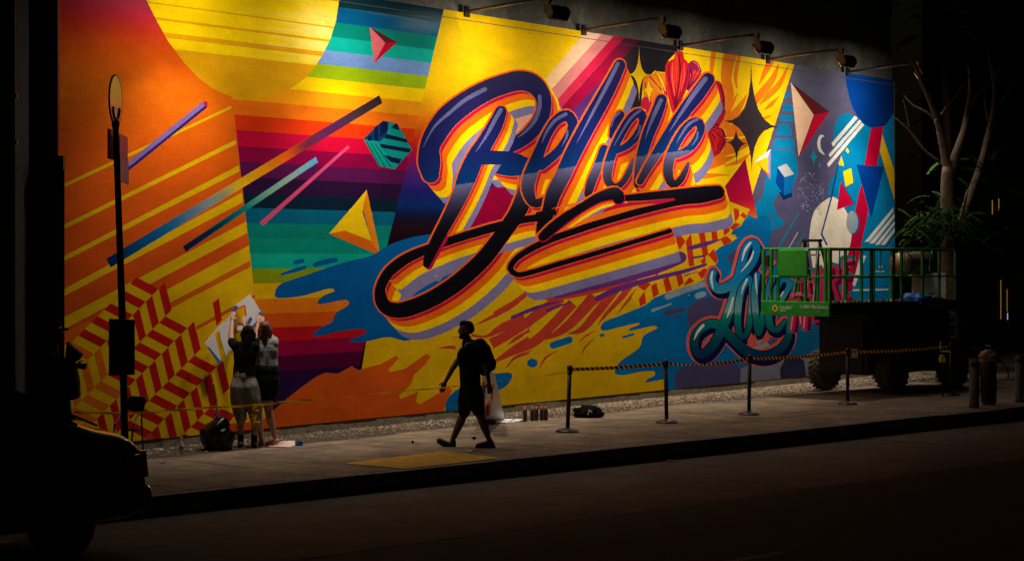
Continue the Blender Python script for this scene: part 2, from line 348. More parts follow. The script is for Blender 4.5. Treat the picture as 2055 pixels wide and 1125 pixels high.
# --- right panel
RP = [(1594, 130), (1594, 90), (1850, 90), (1850, 820), (1330, 820), (1380, 600), (1430, 560), (1507, 400)]
PU = (84, 82, 118)
TQ = (0, 124, 176)
poly(BG, lin((1640, 120), (1640, 260), [(0, (96, 98, 118)), (1, PU)]), RP)
poly(BG, TQ, T('N', (110, 205), (145, 210), (148, 232), (105, 236)))
for q in ([(98, 278), (160, 284), (162, 326), (95, 320)], [(82, 345), (165, 352), (160, 386), (78, 384)], [(70, 405), (140, 406), (150, 450), (155, 480), (55, 472)], [(50, 494), (165, 494), (170, 560), (30, 552)]):
    poly(BG, TQ, T('N', *q))
poly(BG, TQ, T('N', (24, 562), (165, 566), (190, 640), (190, 720), (150, 780), (70, 840), (35, 900), (50, 960), (105, 1020), (80, 1055), (0, 1075), (-60, 1090), (-80, 1020), (-30, 900))[:4]+T('N', (170, 760), (60, 850), (36, 910), (60, 975), (108, 1015), (90, 1045), (20, 1070), (-80, 1110), (-160, 1000), (-30, 860)))
poly(BG, PU, T('N', (0, 990), (30, 975), (35, 985), (10, 1002), (-10, 1005)), True)
poly(BG, PU, T('N', (-30, 1040), (0, 1020), (35, 1018), (30, 1035), (0, 1045), (-30, 1052)), True)
# blue right field
poly(BG, TQ, T('N', (860, 300), (780, 330), (600, 400), (560, 360), (510, 335), (450, 350), (418, 420), (412, 520), (470, 590), (430, 660), (425, 720), (385, 780), (385, 840), (420, 880), (520, 960), (560, 1000), (400, 1250), (380, 1800), (860, 1800)), False)
poly(BG, PU, T('N', (412, 520), (370, 600), (380, 700), (425, 720), (440, 640)), True)
poly('painted_disc', lin((1700, 140), (1790, 170), [(0, (0, 72, 164)), (1, (0, 44, 116))]), T('N', (490, -100), (492, 120), (505, 200), (530, 290), (570, 360), (620, 410), (680, 430), (740, 410), (780, 350), (830, 280), (860, -100)), True)
poly(BG, (186, 4, 52), T('N', (650, 430), (728, 415), (686, 668), (608, 662)))
poly(BG, (242, 192, 4), T('N', (720, 465), (706, 575), (830, 990), (830, 800)))
poly(BG, (186, 4, 52), T('N', (590, 775), (635, 940), (595, 1130), (520, 1500), (440, 1500), (560, 900)))
poly(BG, (0, 56, 142), T('N', (558, 656), (732, 672), (652, 992)))
poly(BG, (232, 222, 202), crom(T('N', (390, 865), (440, 875), (500, 960), (528, 1060), (515, 1180), (440, 1420), (330, 1500), (270, 1200), (265, 1080), (300, 940)), True))
blob(BG, (0, 70, 150), T('N', (538, 1022))[0], 12.6, 23.8)
blob(BG, (140, 160, 170), T('N', (532, 1018))[0], 12, 23)
poly(BG, (0, 60, 140), T('N', (440, 650), (447, 652), (405, 870), (345, 1090), (380, 1160), (370, 1165), (334, 1095), (395, 870)))
poly(BG, (0, 56, 120), T('N', (465, 765), (548, 905), (505, 920), (470, 780)))
poly(BG, (186, 4, 52), T('N', (460, 762), (540, 905), (436, 940)))
WH = (226, 222, 214)
for q in ([(548, 352), (568, 366), (412, 546), (402, 524)], [(578, 375), (592, 388), (395, 612), (384, 594)], [(592, 396), (608, 408), (384, 674), (374, 652)]): poly(BG, WH, T('N', *q))
for q in ([(790, 925), (790, 950), (640, 1140), (610, 1140)], [(800, 960), (800, 985), (670, 1150), (640, 1150)], [(806, 1000), (806, 1022), (700, 1160), (675, 1160)], [(808, 1040), (808, 1066), (735, 1160), (710, 1160)]):
    poly(BG, WH, T('N', *q))
for q in ([(620, 215), (640, 235), (600, 290), (585, 280)], [(690, 190), (725, 190), (655, 380), (640, 365)], [(645, 396), (860, 392), (860, 402), (640, 406)], [(755, 284), (835, 284), (835, 289), (755, 289)]): poly(BG, WH, T('M', *q))
poly(BG, (232, 190, 20), T('M', (812, 245), (826, 258), (812, 272), (800, 258)))
poly(BG, (176, 6, 50), T('M', (870, 235), (905, 228), (905, 370), (865, 370), (880, 300)))
poly(BG, (244, 206, 10), T('N', (500, 550), (513, 572), (505, 588), (490, 570)))
poly(BG, (244, 206, 10), T('N', (465, 600), (482, 668), (445, 658)))
poly(BG, (244, 200, 6), T('N', (476, 700), (525, 680), (539, 770), (490, 796)))
# facetted arrow-heads, cubes
TRI = 'painted_pyramid'
poly(TRI, (96, 24, 28), T('N', (146, 140), (390, 328), (290, 345)))
poly(TRI, (238, 196, 160), T('N', (146, 140), (290, 345), (196, 606)))
poly(TRI, (190, 4, 52), T('N', (290, 345), (390, 328), (196, 606)))
poly(TRI, (90, 30, 30), T('b', (680, 152), (836, 240), (768, 242)))
poly(TRI, (222, 104, 116), T('b', (680, 152), (768, 242), (706, 356)))
poly(TRI, (186, 6, 50), T('b', (768, 242), (836, 240), (706, 356)))
poly(TRI, (238, 196, 10), T('f', (664, 2), (640, 130), (690, 290), (540, 232), (450, 250)))
poly(TRI, (226, 130, 10), T('f', (664, 2), (742, 375), (690, 290), (645, 120)))
poly(TRI, (214, 100, 14), T('f', (450, 250), (540, 232), (688, 290), (742, 375)))
poly(TRI, (236, 232, 224), T('D', (858, 672), (840, 720), (765, 755), (757, 748)))
poly(TRI, (240, 190, 10), T('D', (840, 720), (842, 835), (765, 755)))
poly(TRI, (210, 50, 10), T('D', (765, 755), (842, 835), (855, 865)))
poly(TRI, (150, 140, 190), T('D', (858, 672), (855, 865), (842, 835), (840, 720)))
CUB = 'painted_block'
poly(CUB, (0, 44, 104), T('N', (72, 830), (155, 832), (155, 858), (100, 880)))
poly(CUB, (180, 186, 188), T('N', (64, 675), (120, 650), (168, 718), (106, 735)))
poly(CUB, (0, 62, 140), T('N', (64, 675), (106, 735), (102, 850), (52, 770)))
poly(CUB, (0, 104, 170), T('N', (106, 735), (168, 718), (155, 832), (102, 850)))
poly(TRI, vert([(212, (110, 6, 50)), (300, (170, 0, 60)), (360, (186, 8, 54)), (400, (222, 90, 20)), (425, (240, 190, 20))]), T('D', (693, 735), (772, 1122), (600, 1040), (562, 912)))
# moon, little stars and speckles
poly(BG, WH, T('N', (358, 478), (330, 472), (312, 520), (325, 575), (355, 596), (358, 590), (338, 560), (332, 520), (340, 490)), True)
def star(part, col, c, t, w=0.16):
    p = []
    for i in range(4):
        a = t[i]; b = t[(i+1) % 4]
        mx, my = c[0]+(a[0]-c[0]+b[0]-c[0])*w, c[1]+(a[1]-c[1]+b[1]-c[1])*w
        for s_ in range(6):
            u = s_/6; p.append(((1-u)**2*a[0]+2*u*(1-u)*mx*1.0+u*u*b[0]-0, (1-u)**2*a[1]+2*u*(1-u)*my+u*u*b[1]))
    poly(part, col, p)
STR = 'painted_star'
star(STR, (54, 44, 50), T('D', (735, 515))[0], T('D', (730, 105), (912, 532), (735, 830), (553, 490)), .0)
star(STR, (54, 40, 46), T('D', (636, 632))[0], T('D', (632, 525), (708, 640), (637, 780), (568, 628)), .01)
star(STR, (246, 200, 10), T('C', (812, 165))[0], T('C', (812, -25), (870, 160), (812, 335), (748, 158)), .02)
star(STR, (250, 212, 20), T('C', (875, 260))[0], T('C', (870, 180), (905, 255), (880, 345), (842, 262)), .1)
star(STR, (20, 150, 176), T('N', (290, 608))[0], T('N', (289, 540), (318, 608), (290, 680), (266, 608)), .07)
star(STR, (20, 150, 176), T('N', (328, 662))[0], T('N', (328, 630), (343, 660), (328, 690), (315, 662)), .08)
rs = random.Random(5)
for i in range(96):
    a = rs.random()*math.tau; r_ = math.sqrt(rs.random()); x, y = 270+85*r_*math.cos(a), 830+125*r_*math.sin(a)
    blob(BG, (150, 170, 196), T('N', (x, y))[0], .8, 1.3, 20, 6)
for i in range(16):
    x, y = 300+55*rs.random(), 890+110*rs.random()
    if (x-300)/70+(990-y)/110 > .4: blob(BG, (70, 60, 60), T('N', (x, y))[0], .8, 1.3, 20, 6)
poly(BG, (20, 130, 165), T('N', (195, 955), (201, 960), (100, 1135), (88, 1135)))
poly(BG, (190, 180, 180), T('L', (786, 52), (791, 56), (724, 172), (718, 170)))
poly(BG, (20, 130, 165), T('L', (835, 60), (841, 62), (785, 142), (778, 138)))
poly(BG, (20, 130, 165), T('L', (745, -5), (757, -5), (645, 190), (636, 185)))
# hexagonal gem with stripes
GEM = 'painted_gem'
gp = T('b', (755, 680), (835, 697), (920, 845), (822, 955), (732, 938), (645, 785))
poly(GEM, (0, 60, 110), gp)
poly(GEM, (6, 150, 140), T('b', (645, 785), (735, 800), (790, 880), (822, 955), (732, 938)))
poly(GEM, (6, 150, 140), T('b', (785, 690), (830, 697), (862, 740), (900, 812), (920, 845), (862, 905), (822, 955), (795, 880), (735, 800), (770, 770), (785, 730)))
for q in ([(705, 722), (728, 700), (728, 790), (706, 792)], [(755, 680), (782, 688), (778, 740), (740, 775), (738, 700)], [(775, 755), (888, 785), (898, 806), (762, 780)], [(822, 700), (836, 697), (850, 735), (800, 722)], [(735, 810), (915, 840), (905, 862), (748, 835)], [(760, 875), (862, 898), (845, 925), (795, 912)], [(670, 770), (690, 760), (690, 796), (668, 793)]):
    poly(GEM, (8, 22, 70), T('b', *q))
for q in ([(655, 800), (668, 802), (745, 940), (732, 938)], [(680, 805), (690, 807), (775, 945), (762, 943)], [(705, 808), (714, 810), (806, 940), (795, 945)]): poly(GEM, (0, 110, 100), T('b', *q))
# --- bars
BAR = 'painted_bar'
poly(BAR, (128, 108, 176), T('a', (700, 932), (1147, 571), (1156, 598), (700, 964)))
poly(BAR, (56, 30, 104), T('a', (700, 964), (1156, 598), (1170, 606), (700, 985)))
poly(BAR, (186, 20, 50), T('a', (1147, 571), (1170, 576), (1170, 606), (1156, 598)))
poly(BAR, lin((218, 528), (764, 199), [(0, (0, 36, 88)), (.12, (0, 84, 150)), (.2, (10, 96, 160)), (.36, (130, 146, 158)), (.42, (150, 150, 120)), (.49, (232, 184, 8)), (.58, (236, 140, 10)), (.67, (214, 80, 14)), (.72, (110, 34, 60)), (.83, (72, 30, 84)), (.9, (60, 42, 52)), (1, (48, 36, 42))]), [(213.4, 518.7), (222, 536.5), (767.5, 207), (761.4, 191)])
poly(BAR, lin((370, 500), (636, 320), [(0, (0, 30, 76)), (.25, (0, 40, 84)), (.45, (0, 130, 120)), (.6, (110, 160, 146)), (.82, (150, 176, 170)), (1, (70, 166, 214))]), [(367, 494.5), (372.7, 505), (638, 325.5), (633.4, 314.8)])
poly(BAR, (206, 70, 116), [(521.3, 445.8), (527.7, 453), (702, 296), (698, 291.7)])
# --- lower fields
BLU = (0, 88, 158)
poly(BG, Y2, [(735, 684), (700, 900), (1440, 860), (1400, 640), (1430, 560), (1505, 420), (1400, 380), (1180, 430), (1000, 560), (850, 640)])
spl = T('f', (145, 585), (175, 535), (300, 490), (430, 445), (560, 405), (690, 372), (780, 318), (880, 280), (960, 262), (1060, 256), (1200, 300), (1400, 420), (1300, 640), (1060, 790), (900, 850), (860, 850), (780, 832), (660, 856), (562, 860), (590, 838), (655, 812), (655, 790), (600, 788), (500, 802), (380, 828), (362, 815), (410, 775), (468, 745), (490, 695), (560, 652), (552, 624), (490, 630), (398, 647), (386, 632), (420, 598), (482, 572), (460, 558), (400, 572), (300, 600), (190, 613), (150, 606))
poly(BG, BLU, spl, True)
for w in ([(262, 412, 24), (300, 402, 26)], [(185, 478, 14), (250, 458, 22), (315, 440, 20)], [(372, 425, 26), (430, 408, 30), (488, 397, 26)]): line(BG, BLU, [(*T('f', p[:2])[0], p[2]*S) for p in w])
hill = T('j', (-60, 420), (60, 345), (130, 280), (230, 195), (300, 140), (380, 84), (430, 62), (500, 68), (580, 25), (615, 48), (690, 26), (740, 16))+T('f', (830, 936), (846, 950), (785, 1015), (795, 1030), (880, 1010), (1000, 925), (1025, 940), (990, 990), (930, 1045), (920, 1085))+T('j', (935, 95), (900, 140), (848, 190), (852, 212), (900, 192), (955, 166), (940, 225), (965, 240), (1040, 195), (1125, 142), (1146, 160), (1120, 220), (1095, 285), (1080, 420), (200, 500))
poly(BG, (214, 88, 22), hill)
poly(BG, (0, 104, 168), T('R', (165, 740), (178, 680), (230, 620), (300, 586), (330, 640), (320, 780), (200, 830), (168, 800)), True)
poly(BG, (0, 104, 168), T('R', (520, 500), (600, 478), (655, 480), (668, 505), (640, 560), (590, 598), (540, 605)), True)
COR = (198, 62, 46)
for t, s_, ws in (('g', S, ([(-20, 706, 34), (90, 640, 34), (172, 575, 22)], [(-40, 870, 60), (120, 780, 50), (240, 690, 60), (360, 610, 50)], [(-10, 966, 14), (90, 912, 40), (200, 860, 55), (300, 770, 55), (420, 640, 60)], [(245, 850, 4), (350, 800, 44), (440, 720, 60), (540, 600, 60)],
                  [(395, 812, 5), (470, 790, 36), (560, 690, 50), (680, 540, 50)], [(560, 765, 4), (610, 700, 20), (700, 600, 34), (770, 500, 40)], [(670, 705, 3), (720, 640, 14), (790, 560, 20)], [(200, 610, 10), (330, 600, 50), (520, 560, 60), (700, 520, 50), (790, 490, 30)],
                  [(45, 1002, 2), (90, 950, 14), (140, 925, 12), (197, 906, 2)], [(235, 1008, 2), (265, 950, 12), (340, 906, 2)], [(468, 935, 2), (490, 890, 10), (545, 835, 2)], [(455, 860, 2), (490, 828, 10), (550, 795, 2)], [(45, 880, 2), (130, 830, 8), (190, 760, 2)], [(425, 750, 2), (470, 715, 8), (520, 680, 2)], [(480, 720, 3), (540, 650, 14), (600, 610, 2)])),
                  ('R', 1/3.752, ([(380, 124, 3), (500, 66, 24), (650, -10, 30)], [(360, 196, 20), (470, 205, 20), (590, 140, 60), (760, 60, 60)], [(540, 262, 3), (640, 200, 34), (800, 110, 40)], [(630, 272, 3), (700, 214, 20), (800, 160, 20)], [(550, 385, 24), (680, 300, 46), (800, 230, 60)], [(625, 444, 3), (680, 375, 14), (800, 330, 8)], [(100, 296, 2), (180, 286, 20), (240, 288, 26)], [(205, 215, 2), (250, 210, 6), (290, 196, 3)]))):
    for w in ws: line(BG, COR, [(*T(t, p[:2])[0], p[2]*s_) for p in w], caps=False)
TB = (0, 108, 172)
poly(BG, TB, crom(T('g', (577, 782), (600, 745), (700, 705), (830, 650), (900, 600), (1060, 548), (1150, 515), (1185, 480), (1240, 400), (1205, 372), (1200, 350), (1250, 325), (1330, 290), (1350, 262), (1300, 250), (1310, 232), (1370, 205), (1385, 180), (1440, 168), (1520, 150), (1540, 240), (1500, 420), (1440, 700), (1360, 1010), (1300, 1180), (1050, 1200), (945, 1160), (945, 1075), (880, 1080), (835, 1088), (842, 1068), (882, 1048), (876, 1024), (800, 1028), (710, 1046), (660, 1038), (662, 1005), (700, 960), (795, 892), (815, 830), (860, 800), (896, 784), (880, 768), (800, 785), (738, 796), (745, 782), (790, 764), (792, 752), (700, 772), (600, 796)), True))
CK = 'painted_checker'
poly(CK, (236, 180, 14), T('E', (1330, 485), (1540, 462), (1740, 415), (1745, 330), (1775, 285), (1875, 350), (1830, 400), (1765, 460), (1745, 490), (1800, 515), (1775, 530), (1660, 590), (1610, 640), (1650, 690), (1570, 770), (1500, 830), (1150, 975), (1060, 1030), (1000, 960), (1045, 890), (1050, 800), (1280, 710), (1360, 600)))
for q in ([(1330, 490), (1368, 488), (1410, 540), (1365, 605), (1345, 560)], [(1410, 540), (1450, 482), (1476, 722), (1436, 730)], [(1505, 465), (1550, 460), (1582, 640), (1542, 662)], [(1600, 452), (1640, 445), (1655, 532), (1612, 545)], [(1690, 430), (1735, 415), (1742, 462), (1700, 500)], [(1150, 875), (1190, 850), (1210, 935), (1165, 965)], [(1240, 825), (1280, 808), (1308, 905), (1262, 925)], [(1330, 775), (1372, 760), (1396, 850), (1358, 885)],
          [(1058, 970), (1100, 915), (1112, 1005), (1065, 1030)], [(1150, 770), (1275, 715), (1240, 750), (1190, 800)], [(1050, 880), (1090, 840), (1150, 860), (1100, 912)], [(1392, 870), (1440, 808), (1476, 840), (1420, 865)], [(1500, 780), (1550, 740), (1600, 765), (1530, 822)], [(1580, 640), (1622, 596), (1652, 670), (1640, 712), (1590, 655)], [(1668, 520), (1720, 500), (1762, 540), (1700, 572)], [(1770, 290), (1810, 300), (1815, 350), (1782, 398)], [(1820, 345), (1842, 322), (1872, 350), (1852, 372)], [(1740, 440), (1780, 400), (1822, 412), (1770, 458)], [(1520, 690), (1560, 650), (1560, 700), (1535, 710)]):
    poly(CK, (200, 50, 16), T('E', *q))
PV = (106, 48, 124)
for w in ([(430, 955, 34), (800, 862, 50), (1150, 765, 64), (1372, 662, 90)], [(745, 970, 40), (900, 900, 44), (1150, 825, 36), (1380, 770, 30), (1560, 715, 22)], [(1440, 592, 30), (1560, 560, 34), (1672, 527, 8)], [(1455, 665, 14), (1550, 650, 16)], [(105, 1112, 26), (300, 1035, 28), (455, 995, 10)], [(370, 1060, 26), (460, 1025, 18), (550, 998, 6)], [(1400, 798, 8), (1500, 768, 6)]):
    line('painted_splash', PV, [(*T('E', p[:2])[0], p[2]/3.75) for p in w])
for w in ([(1275, 955, 46), (1420, 900, 46), (1550, 862, 40)], [(1500, 950, 44), (1545, 935, 40)], [(1160, 1060, 20), (1300, 1010, 14)], [(1432, 945, 12), (1438, 944, 12)]): line('painted_splash', (140, 156, 172), [(*T('E', p[:2])[0], p[2]/3.75) for p in w])
for w in ([(1270, 1080, 44), (1400, 1050, 30)], [(1335, 1115, 20), (1350, 1112, 20)]): line('painted_splash', (70, 66, 104), [(*T('E', p[:2])[0], p[2]/3.75) for p in w])
for q in ([(1065, 690), (1100, 640), (1200, 605), (1290, 640), (1300, 740), (1200, 780), (1120, 800), (1075, 760)], [(1295, 390), (1320, 350), (1400, 340), (1400, 440), (1330, 440)], [(995, 1085), (1010, 1030), (1080, 985), (1200, 965), (1340, 985), (1368, 1040), (1350, 1140), (1300, 1200), (1050, 1200)]):
    poly(BG, (74, 68, 108), T('g', *q), True)
for w in ([(310, 878, 40), (400, 848, 40)], [(706, 832, 14), (762, 816, 14)], [(580, 822, 18), (592, 820, 16)]): line('painted_splash', TB, [(*T('g', p[:2])[0], p[2]*S) for p in w])
blob('painted_splash', TB, T('g', (192, 978))[0], 10.5, 9)
poly(BG, (120, 122, 136), [(1486, 800), (1486, 740), (1560, 700), (1600, 640), (1700, 640), (1800, 640), (1800, 800)])
poly(BG, (14, 96, 140), [(1560, 712), (1590, 650), (1640, 640), (1700, 640), (1800, 640), (1800, 690), (1640, 704), (1590, 720)])
poly(BG, (44, 44, 72), T('L', (672, 1060), (665, 990), (700, 920), (760, 895), (830, 930), (850, 1060)))
poly(BG, (210, 84, 60), T('L', (920, 880), (1000, 850), (1000, 900), (935, 920)))
# --- the wet paint script word, lower right
LV = 'painted_small_script'
def lz(*p): return [(*T('L', q[:2])[0], q[2]/3.409) for q in p]
Lst = [lz((212, 325, 46), (198, 385, 56), (240, 440, 66), (320, 420, 66), (420, 330, 62), (490, 230, 58), (505, 150, 54), (472, 118, 46), (430, 170, 56), (395, 300, 60), (365, 430, 62), (325, 570, 62), (275, 700, 66), (205, 830, 66), (130, 890, 62), (82, 850, 56), (92, 750, 58), (170, 685, 62), (250, 690, 62), (340, 780, 66), (440, 870, 66), (560, 900, 66), (670, 850, 60), (725, 760, 46), (722, 670, 30)),
       lz((455, 370, 40), (405, 440, 46), (380, 570, 48), (378, 700, 46), (405, 770, 40), (445, 730, 40), (470, 580, 44), (475, 430, 40), (455, 370, 36)),
       lz((508, 345, 44), (492, 470, 46), (500, 620, 46), (520, 750, 36), (550, 630, 44), (590, 440, 46), (640, 300, 40), (700, 270, 40)),
       lz((640, 560, 30), (700, 480, 34), (730, 400, 40), (680, 380, 36), (630, 470, 44), (590, 600, 50), (600, 700, 50), (650, 720, 40), (700, 660, 24))]
def tealy(x, y, cx, cy): return ramp([(480, (8, 116, 184)), (560, (14, 124, 178)), (600, (70, 150, 160)), (624, (120, 160, 168)), (634, (8, 128, 124)), (670, (4, 88, 96)), (705, (4, 54, 88)), (730, (4, 44, 96))], y)
for w in Lst: line(LV, (214, 92, 84), w, 6.5, (2.5, 5), step=6)
for w in Lst: line(LV, (214, 92, 84), w, 6.0, (-1.5, -1), step=6)
for w in Lst: line(LV, (6, 16, 62), w, 2.5, (4, 8), step=6); line(LV, (6, 16, 62), w, 2.2, (2, 4), step=6)
poly(LV, (150, 156, 160), T('L', (470, 850), (490, 800), (560, 780), (600, 830), (540, 850)))
poly(LV, (214, 92, 84), T('L', (440, 800), (470, 740), (500, 790), (520, 830), (580, 720), (600, 790), (470, 850)))
for i, w in enumerate(Lst): line(LV, (6, 12, 48), w, 1.6, step=6); line(LV, tealy, w, -.2, step=6)
HL = (214, 220, 222)
for w in ([(203, 325, 14), (195, 370, 18), (208, 440, 6)], [(465, 125, 12), (430, 170, 18), (405, 250, 6)], [(485, 185, 10), (460, 250, 14), (400, 325, 4)], [(440, 375, 14), (415, 430, 12), (400, 480, 3)], [(500, 340, 10), (503, 420, 12), (510, 480, 3)], [(140, 690, 20), (100, 740, 18), (78, 790, 4)], [(345, 500, 10), (322, 590, 16), (300, 640, 4)], [(690, 460, 10), (650, 520, 10), (640, 560, 3)]): line(LV, HL, lz(*w), step=6)
# MORE in block letters
MR = 'painted_block_letters'
def mz(*p): return [(*T('M', q[:2])[0], q[2]*1.35/3.041) for q in p]
Ms = [mz((272, 640, 26), (310, 330, 26)), mz((310, 340, 24), (330, 600, 24)), mz((330, 600, 24), (375, 330, 24)), mz((372, 340, 26), (350, 630, 26)),
      mz((400, 560, 24), (395, 420, 24), (410, 300, 24), (440, 275, 24), (462, 330, 24), (455, 480, 24), (440, 590, 26), (415, 590, 24), (400, 560, 24)),
      mz((500, 470, 20), (505, 260, 20)), mz((510, 258, 20), (545, 262, 20), (550, 330, 20), (512, 360, 20)), mz((520, 360, 18), (556, 465, 18)),
      mz((582, 450, 18), (590, 220, 18)), mz((592, 225, 18), (640, 218, 18)), mz((590, 325, 16), (628, 320, 16)), mz((585, 448, 18), (626, 440, 18))]
for w in Ms: line(MR, (10, 120, 130), w, 4.5, (-1, -1.5), raw=True)
for w in Ms:
    L_, R_ = strip(w)
    for i in range(len(w)-1):
        q = [L_[i], L_[i+1], R_[i+1], R_[i]]; hull(MR, (96, 6, 48), q+[(p[0]+6, p[1]+6) for p in q])
for w in Ms: line(MR, (192, 30, 78), w, raw=True)
for w in Ms[:2]+Ms[3:4]: line(MR, (226, 150, 160), [(w[0][0]-2, w[0][1], 2.5), (w[1][0]-2, w[1][1], 2.5)], raw=True)
for w in Ms[5:6]+Ms[8:10]: line(MR, (226, 120, 140), [(w[0][0]-1, w[0][1]-1, 1.6), (w[1][0]-1, w[1][1]-1, 1.6)], raw=True)
# --- the big script word
LT = 'painted_large_script'
def Z(t, *p): s_ = ZO[t][2]; return [(*T(t, q[:2])[0], q[2]*s_) for q in p]
B1 = Z('B', (368, 88, 104), (360, 20, 134))+Z('A', (206, 960, 200), (262, 830, 215), (380, 665, 222), (560, 520, 212), (740, 415, 200), (900, 350, 194), (1080, 305, 194), (1220, 335, 186), (1310, 440, 160), (1328, 560, 146), (1290, 690, 150), (1190, 820, 144), (1060, 915, 134), (900, 985, 130), (780, 1030, 120))
B2 = Z('A', (700, 1090, 90), (900, 1060, 120))+Z('B', (745, 15, 120), (850, 40, 120))+Z('C', (70, 750, 120), (100, 830, 122), (85, 920, 120), (50, 1000, 110))+Z('B', (870, 340, 96), (790, 450, 92), (700, 570, 96), (600, 670, 98), (480, 765, 98), (340, 845, 96), (190, 895, 92), (95, 870, 80), (66, 780, 62), (120, 668, 62), (230, 585, 62), (380, 520, 52), (520, 470, 50), (720, 410, 52), (900, 362, 44), (1005, 345, 44))+Z('E', (300, 345, 56), (420, 325, 40))
B3 = Z('A', (905, 608, 116), (850, 740, 145), (740, 930, 165), (660, 1050, 170))+Z('B', (590, 90, 112), (548, 200, 96), (490, 320, 82), (420, 450, 72), (365, 560, 64), (345, 620, 46))
e1 = Z('C', (180, 745, 66), (280, 665, 58), (355, 565, 62), (385, 480, 66), (345, 425, 74), (275, 460, 66), (215, 550, 64), (160, 680, 74), (110, 810, 88), (95, 900, 84), (130, 985, 60), (195, 975, 54), (235, 935, 40))
l1 = Z('C', (688, 100, 74), (640, 200, 88), (570, 330, 100), (480, 490, 104), (390, 660, 104), (320, 810, 100), (260, 930, 96))+Z('E', (375, 320, 96), (335, 430, 100), (335, 500, 84))
l2 = Z('E', (335, 505, 70), (420, 430, 80), (540, 340, 72), (660, 265, 66), (770, 205, 76), (880, 180, 96), (905, 215, 90))
d1 = Z('C', (690, 420, 56), (665, 480, 72), (640, 555, 46))
i1 = Z('C', (585, 640, 56), (550, 740, 58), (505, 850, 62), (482, 930, 50))
e2 = Z('C', (655, 655, 40), (740, 615, 46), (815, 530, 54), (838, 450, 54), (812, 405, 60), (755, 445, 56), (690, 550, 56), (640, 660, 58), (612, 760, 62), (610, 840, 54), (655, 885, 46), (710, 850, 40), (755, 770, 38), (775, 710, 26))
v1 = Z('D', (152, 355, 72), (120, 450, 80), (70, 570, 78), (30, 700, 70), (5, 820, 56), (0, 900, 50))
v2 = Z('D', (452, 225, 86), (385, 320, 92), (300, 430, 84), (215, 560, 78), (130, 690, 66), (60, 800, 54), (15, 880, 46))
e3 = Z('D', (250, 712, 46), (330, 672, 50), (385, 600, 52), (408, 530, 52), (375, 495, 58), (310, 540, 60), (250, 630, 60), (205, 740, 66), (195, 830, 62), (225, 900, 52), (275, 870, 44), (308, 810, 36), (325, 765, 20))
sw = Z('E', (1655, 175, 96), (1520, 205, 100), (1380, 235, 66), (1200, 278, 58), (1000, 332, 56), (800, 390, 54), (600, 455, 52), (400, 525, 52), (240, 600, 50), (130, 675, 46), (90, 745, 46), (140, 790, 40), (240, 775, 40), (450, 712, 40), (700, 640, 38), (950, 565, 36), (1150, 505, 36), (1292, 462, 36))
sb = Z('E', (1650, 165, 92), (1500, 165, 70), (1300, 185, 66), (1100, 205, 60), (960, 215, 50), (880, 215, 60))
for w in (B1, B2): letter(w, LT)
line(LT, chrome, crom(B1, False, 7, 3), raw=True); line(LT, chrome, crom(B2, False, 6, 3), raw=True)
letter(B3, LT, .62); line(LT, chrome, crom(B3, False, 7, 3), raw=True)
xb = B2[17:]; letter(xb, LT, .85); lp = B2[8:17]; line(LT, (240, 100, 10), lp, 2.6, (-.8, -.8)); line(LT, chrome, crom(lp, False, 6, 3), raw=True); line(LT, chrome, crom(xb, False, 6, 3), raw=True); line(LT, chrome, crom(B2[13:20], False, 5, 3)[6:-6], raw=True)
line(LT, (190, 10, 62), B3[-3:], 1.0, (4, 3)); line(LT, chrome, crom(B3[-5:], False, 6, 3), raw=True)
poly(LT, chrome, T('A', (560, 1130), (640, 1020), (780, 985), (1010, 1000), (1110, 1030), (1190, 1100), (1250, 1230), (1000, 1130), (800, 1125)))
line(LT, chrome, crom(B2[3:9], False, 6, 3), raw=True)
for w in (e1, l1, d1, i1, e2, v1, v2, e3):
    letter(w, LT, 1.0 if w not in (d1,) else .6); line(LT, chrome, crom(w, False, 6, 3), raw=True)
letter(sb, LT); letter(l2, LT, .35); letter(sw, LT)
line(LT, chrome, crom(sb, False, 7, 3), raw=True); line(LT, chrome, crom(sw, False, 6, 3), raw=True)
line(LT, (190, 10, 62), l2, 1.2, (.5, .8)); line(LT, chrome, crom(l2, False, 6, 3), raw=True)
line(LT, chrome, crom(B2[-5:], False, 6, 3), raw=True)
poly(LT, (190, 10, 62), T('E', (880, 262), (1100, 240), (1300, 218), (1342, 228), (1200, 262), (1000, 300), (760, 350), (800, 300)))
poly(LT, (238, 108, 8), T('E', (900, 290), (1080, 262), (1190, 258), (1000, 305), (720, 388), (560, 420), (700, 350)))
poly(LT, (240, 110, 20), T('E', (395, 296), (520, 262), (650, 236), (600, 262), (530, 305), (540, 280)))
HI = (96, 98, 150)
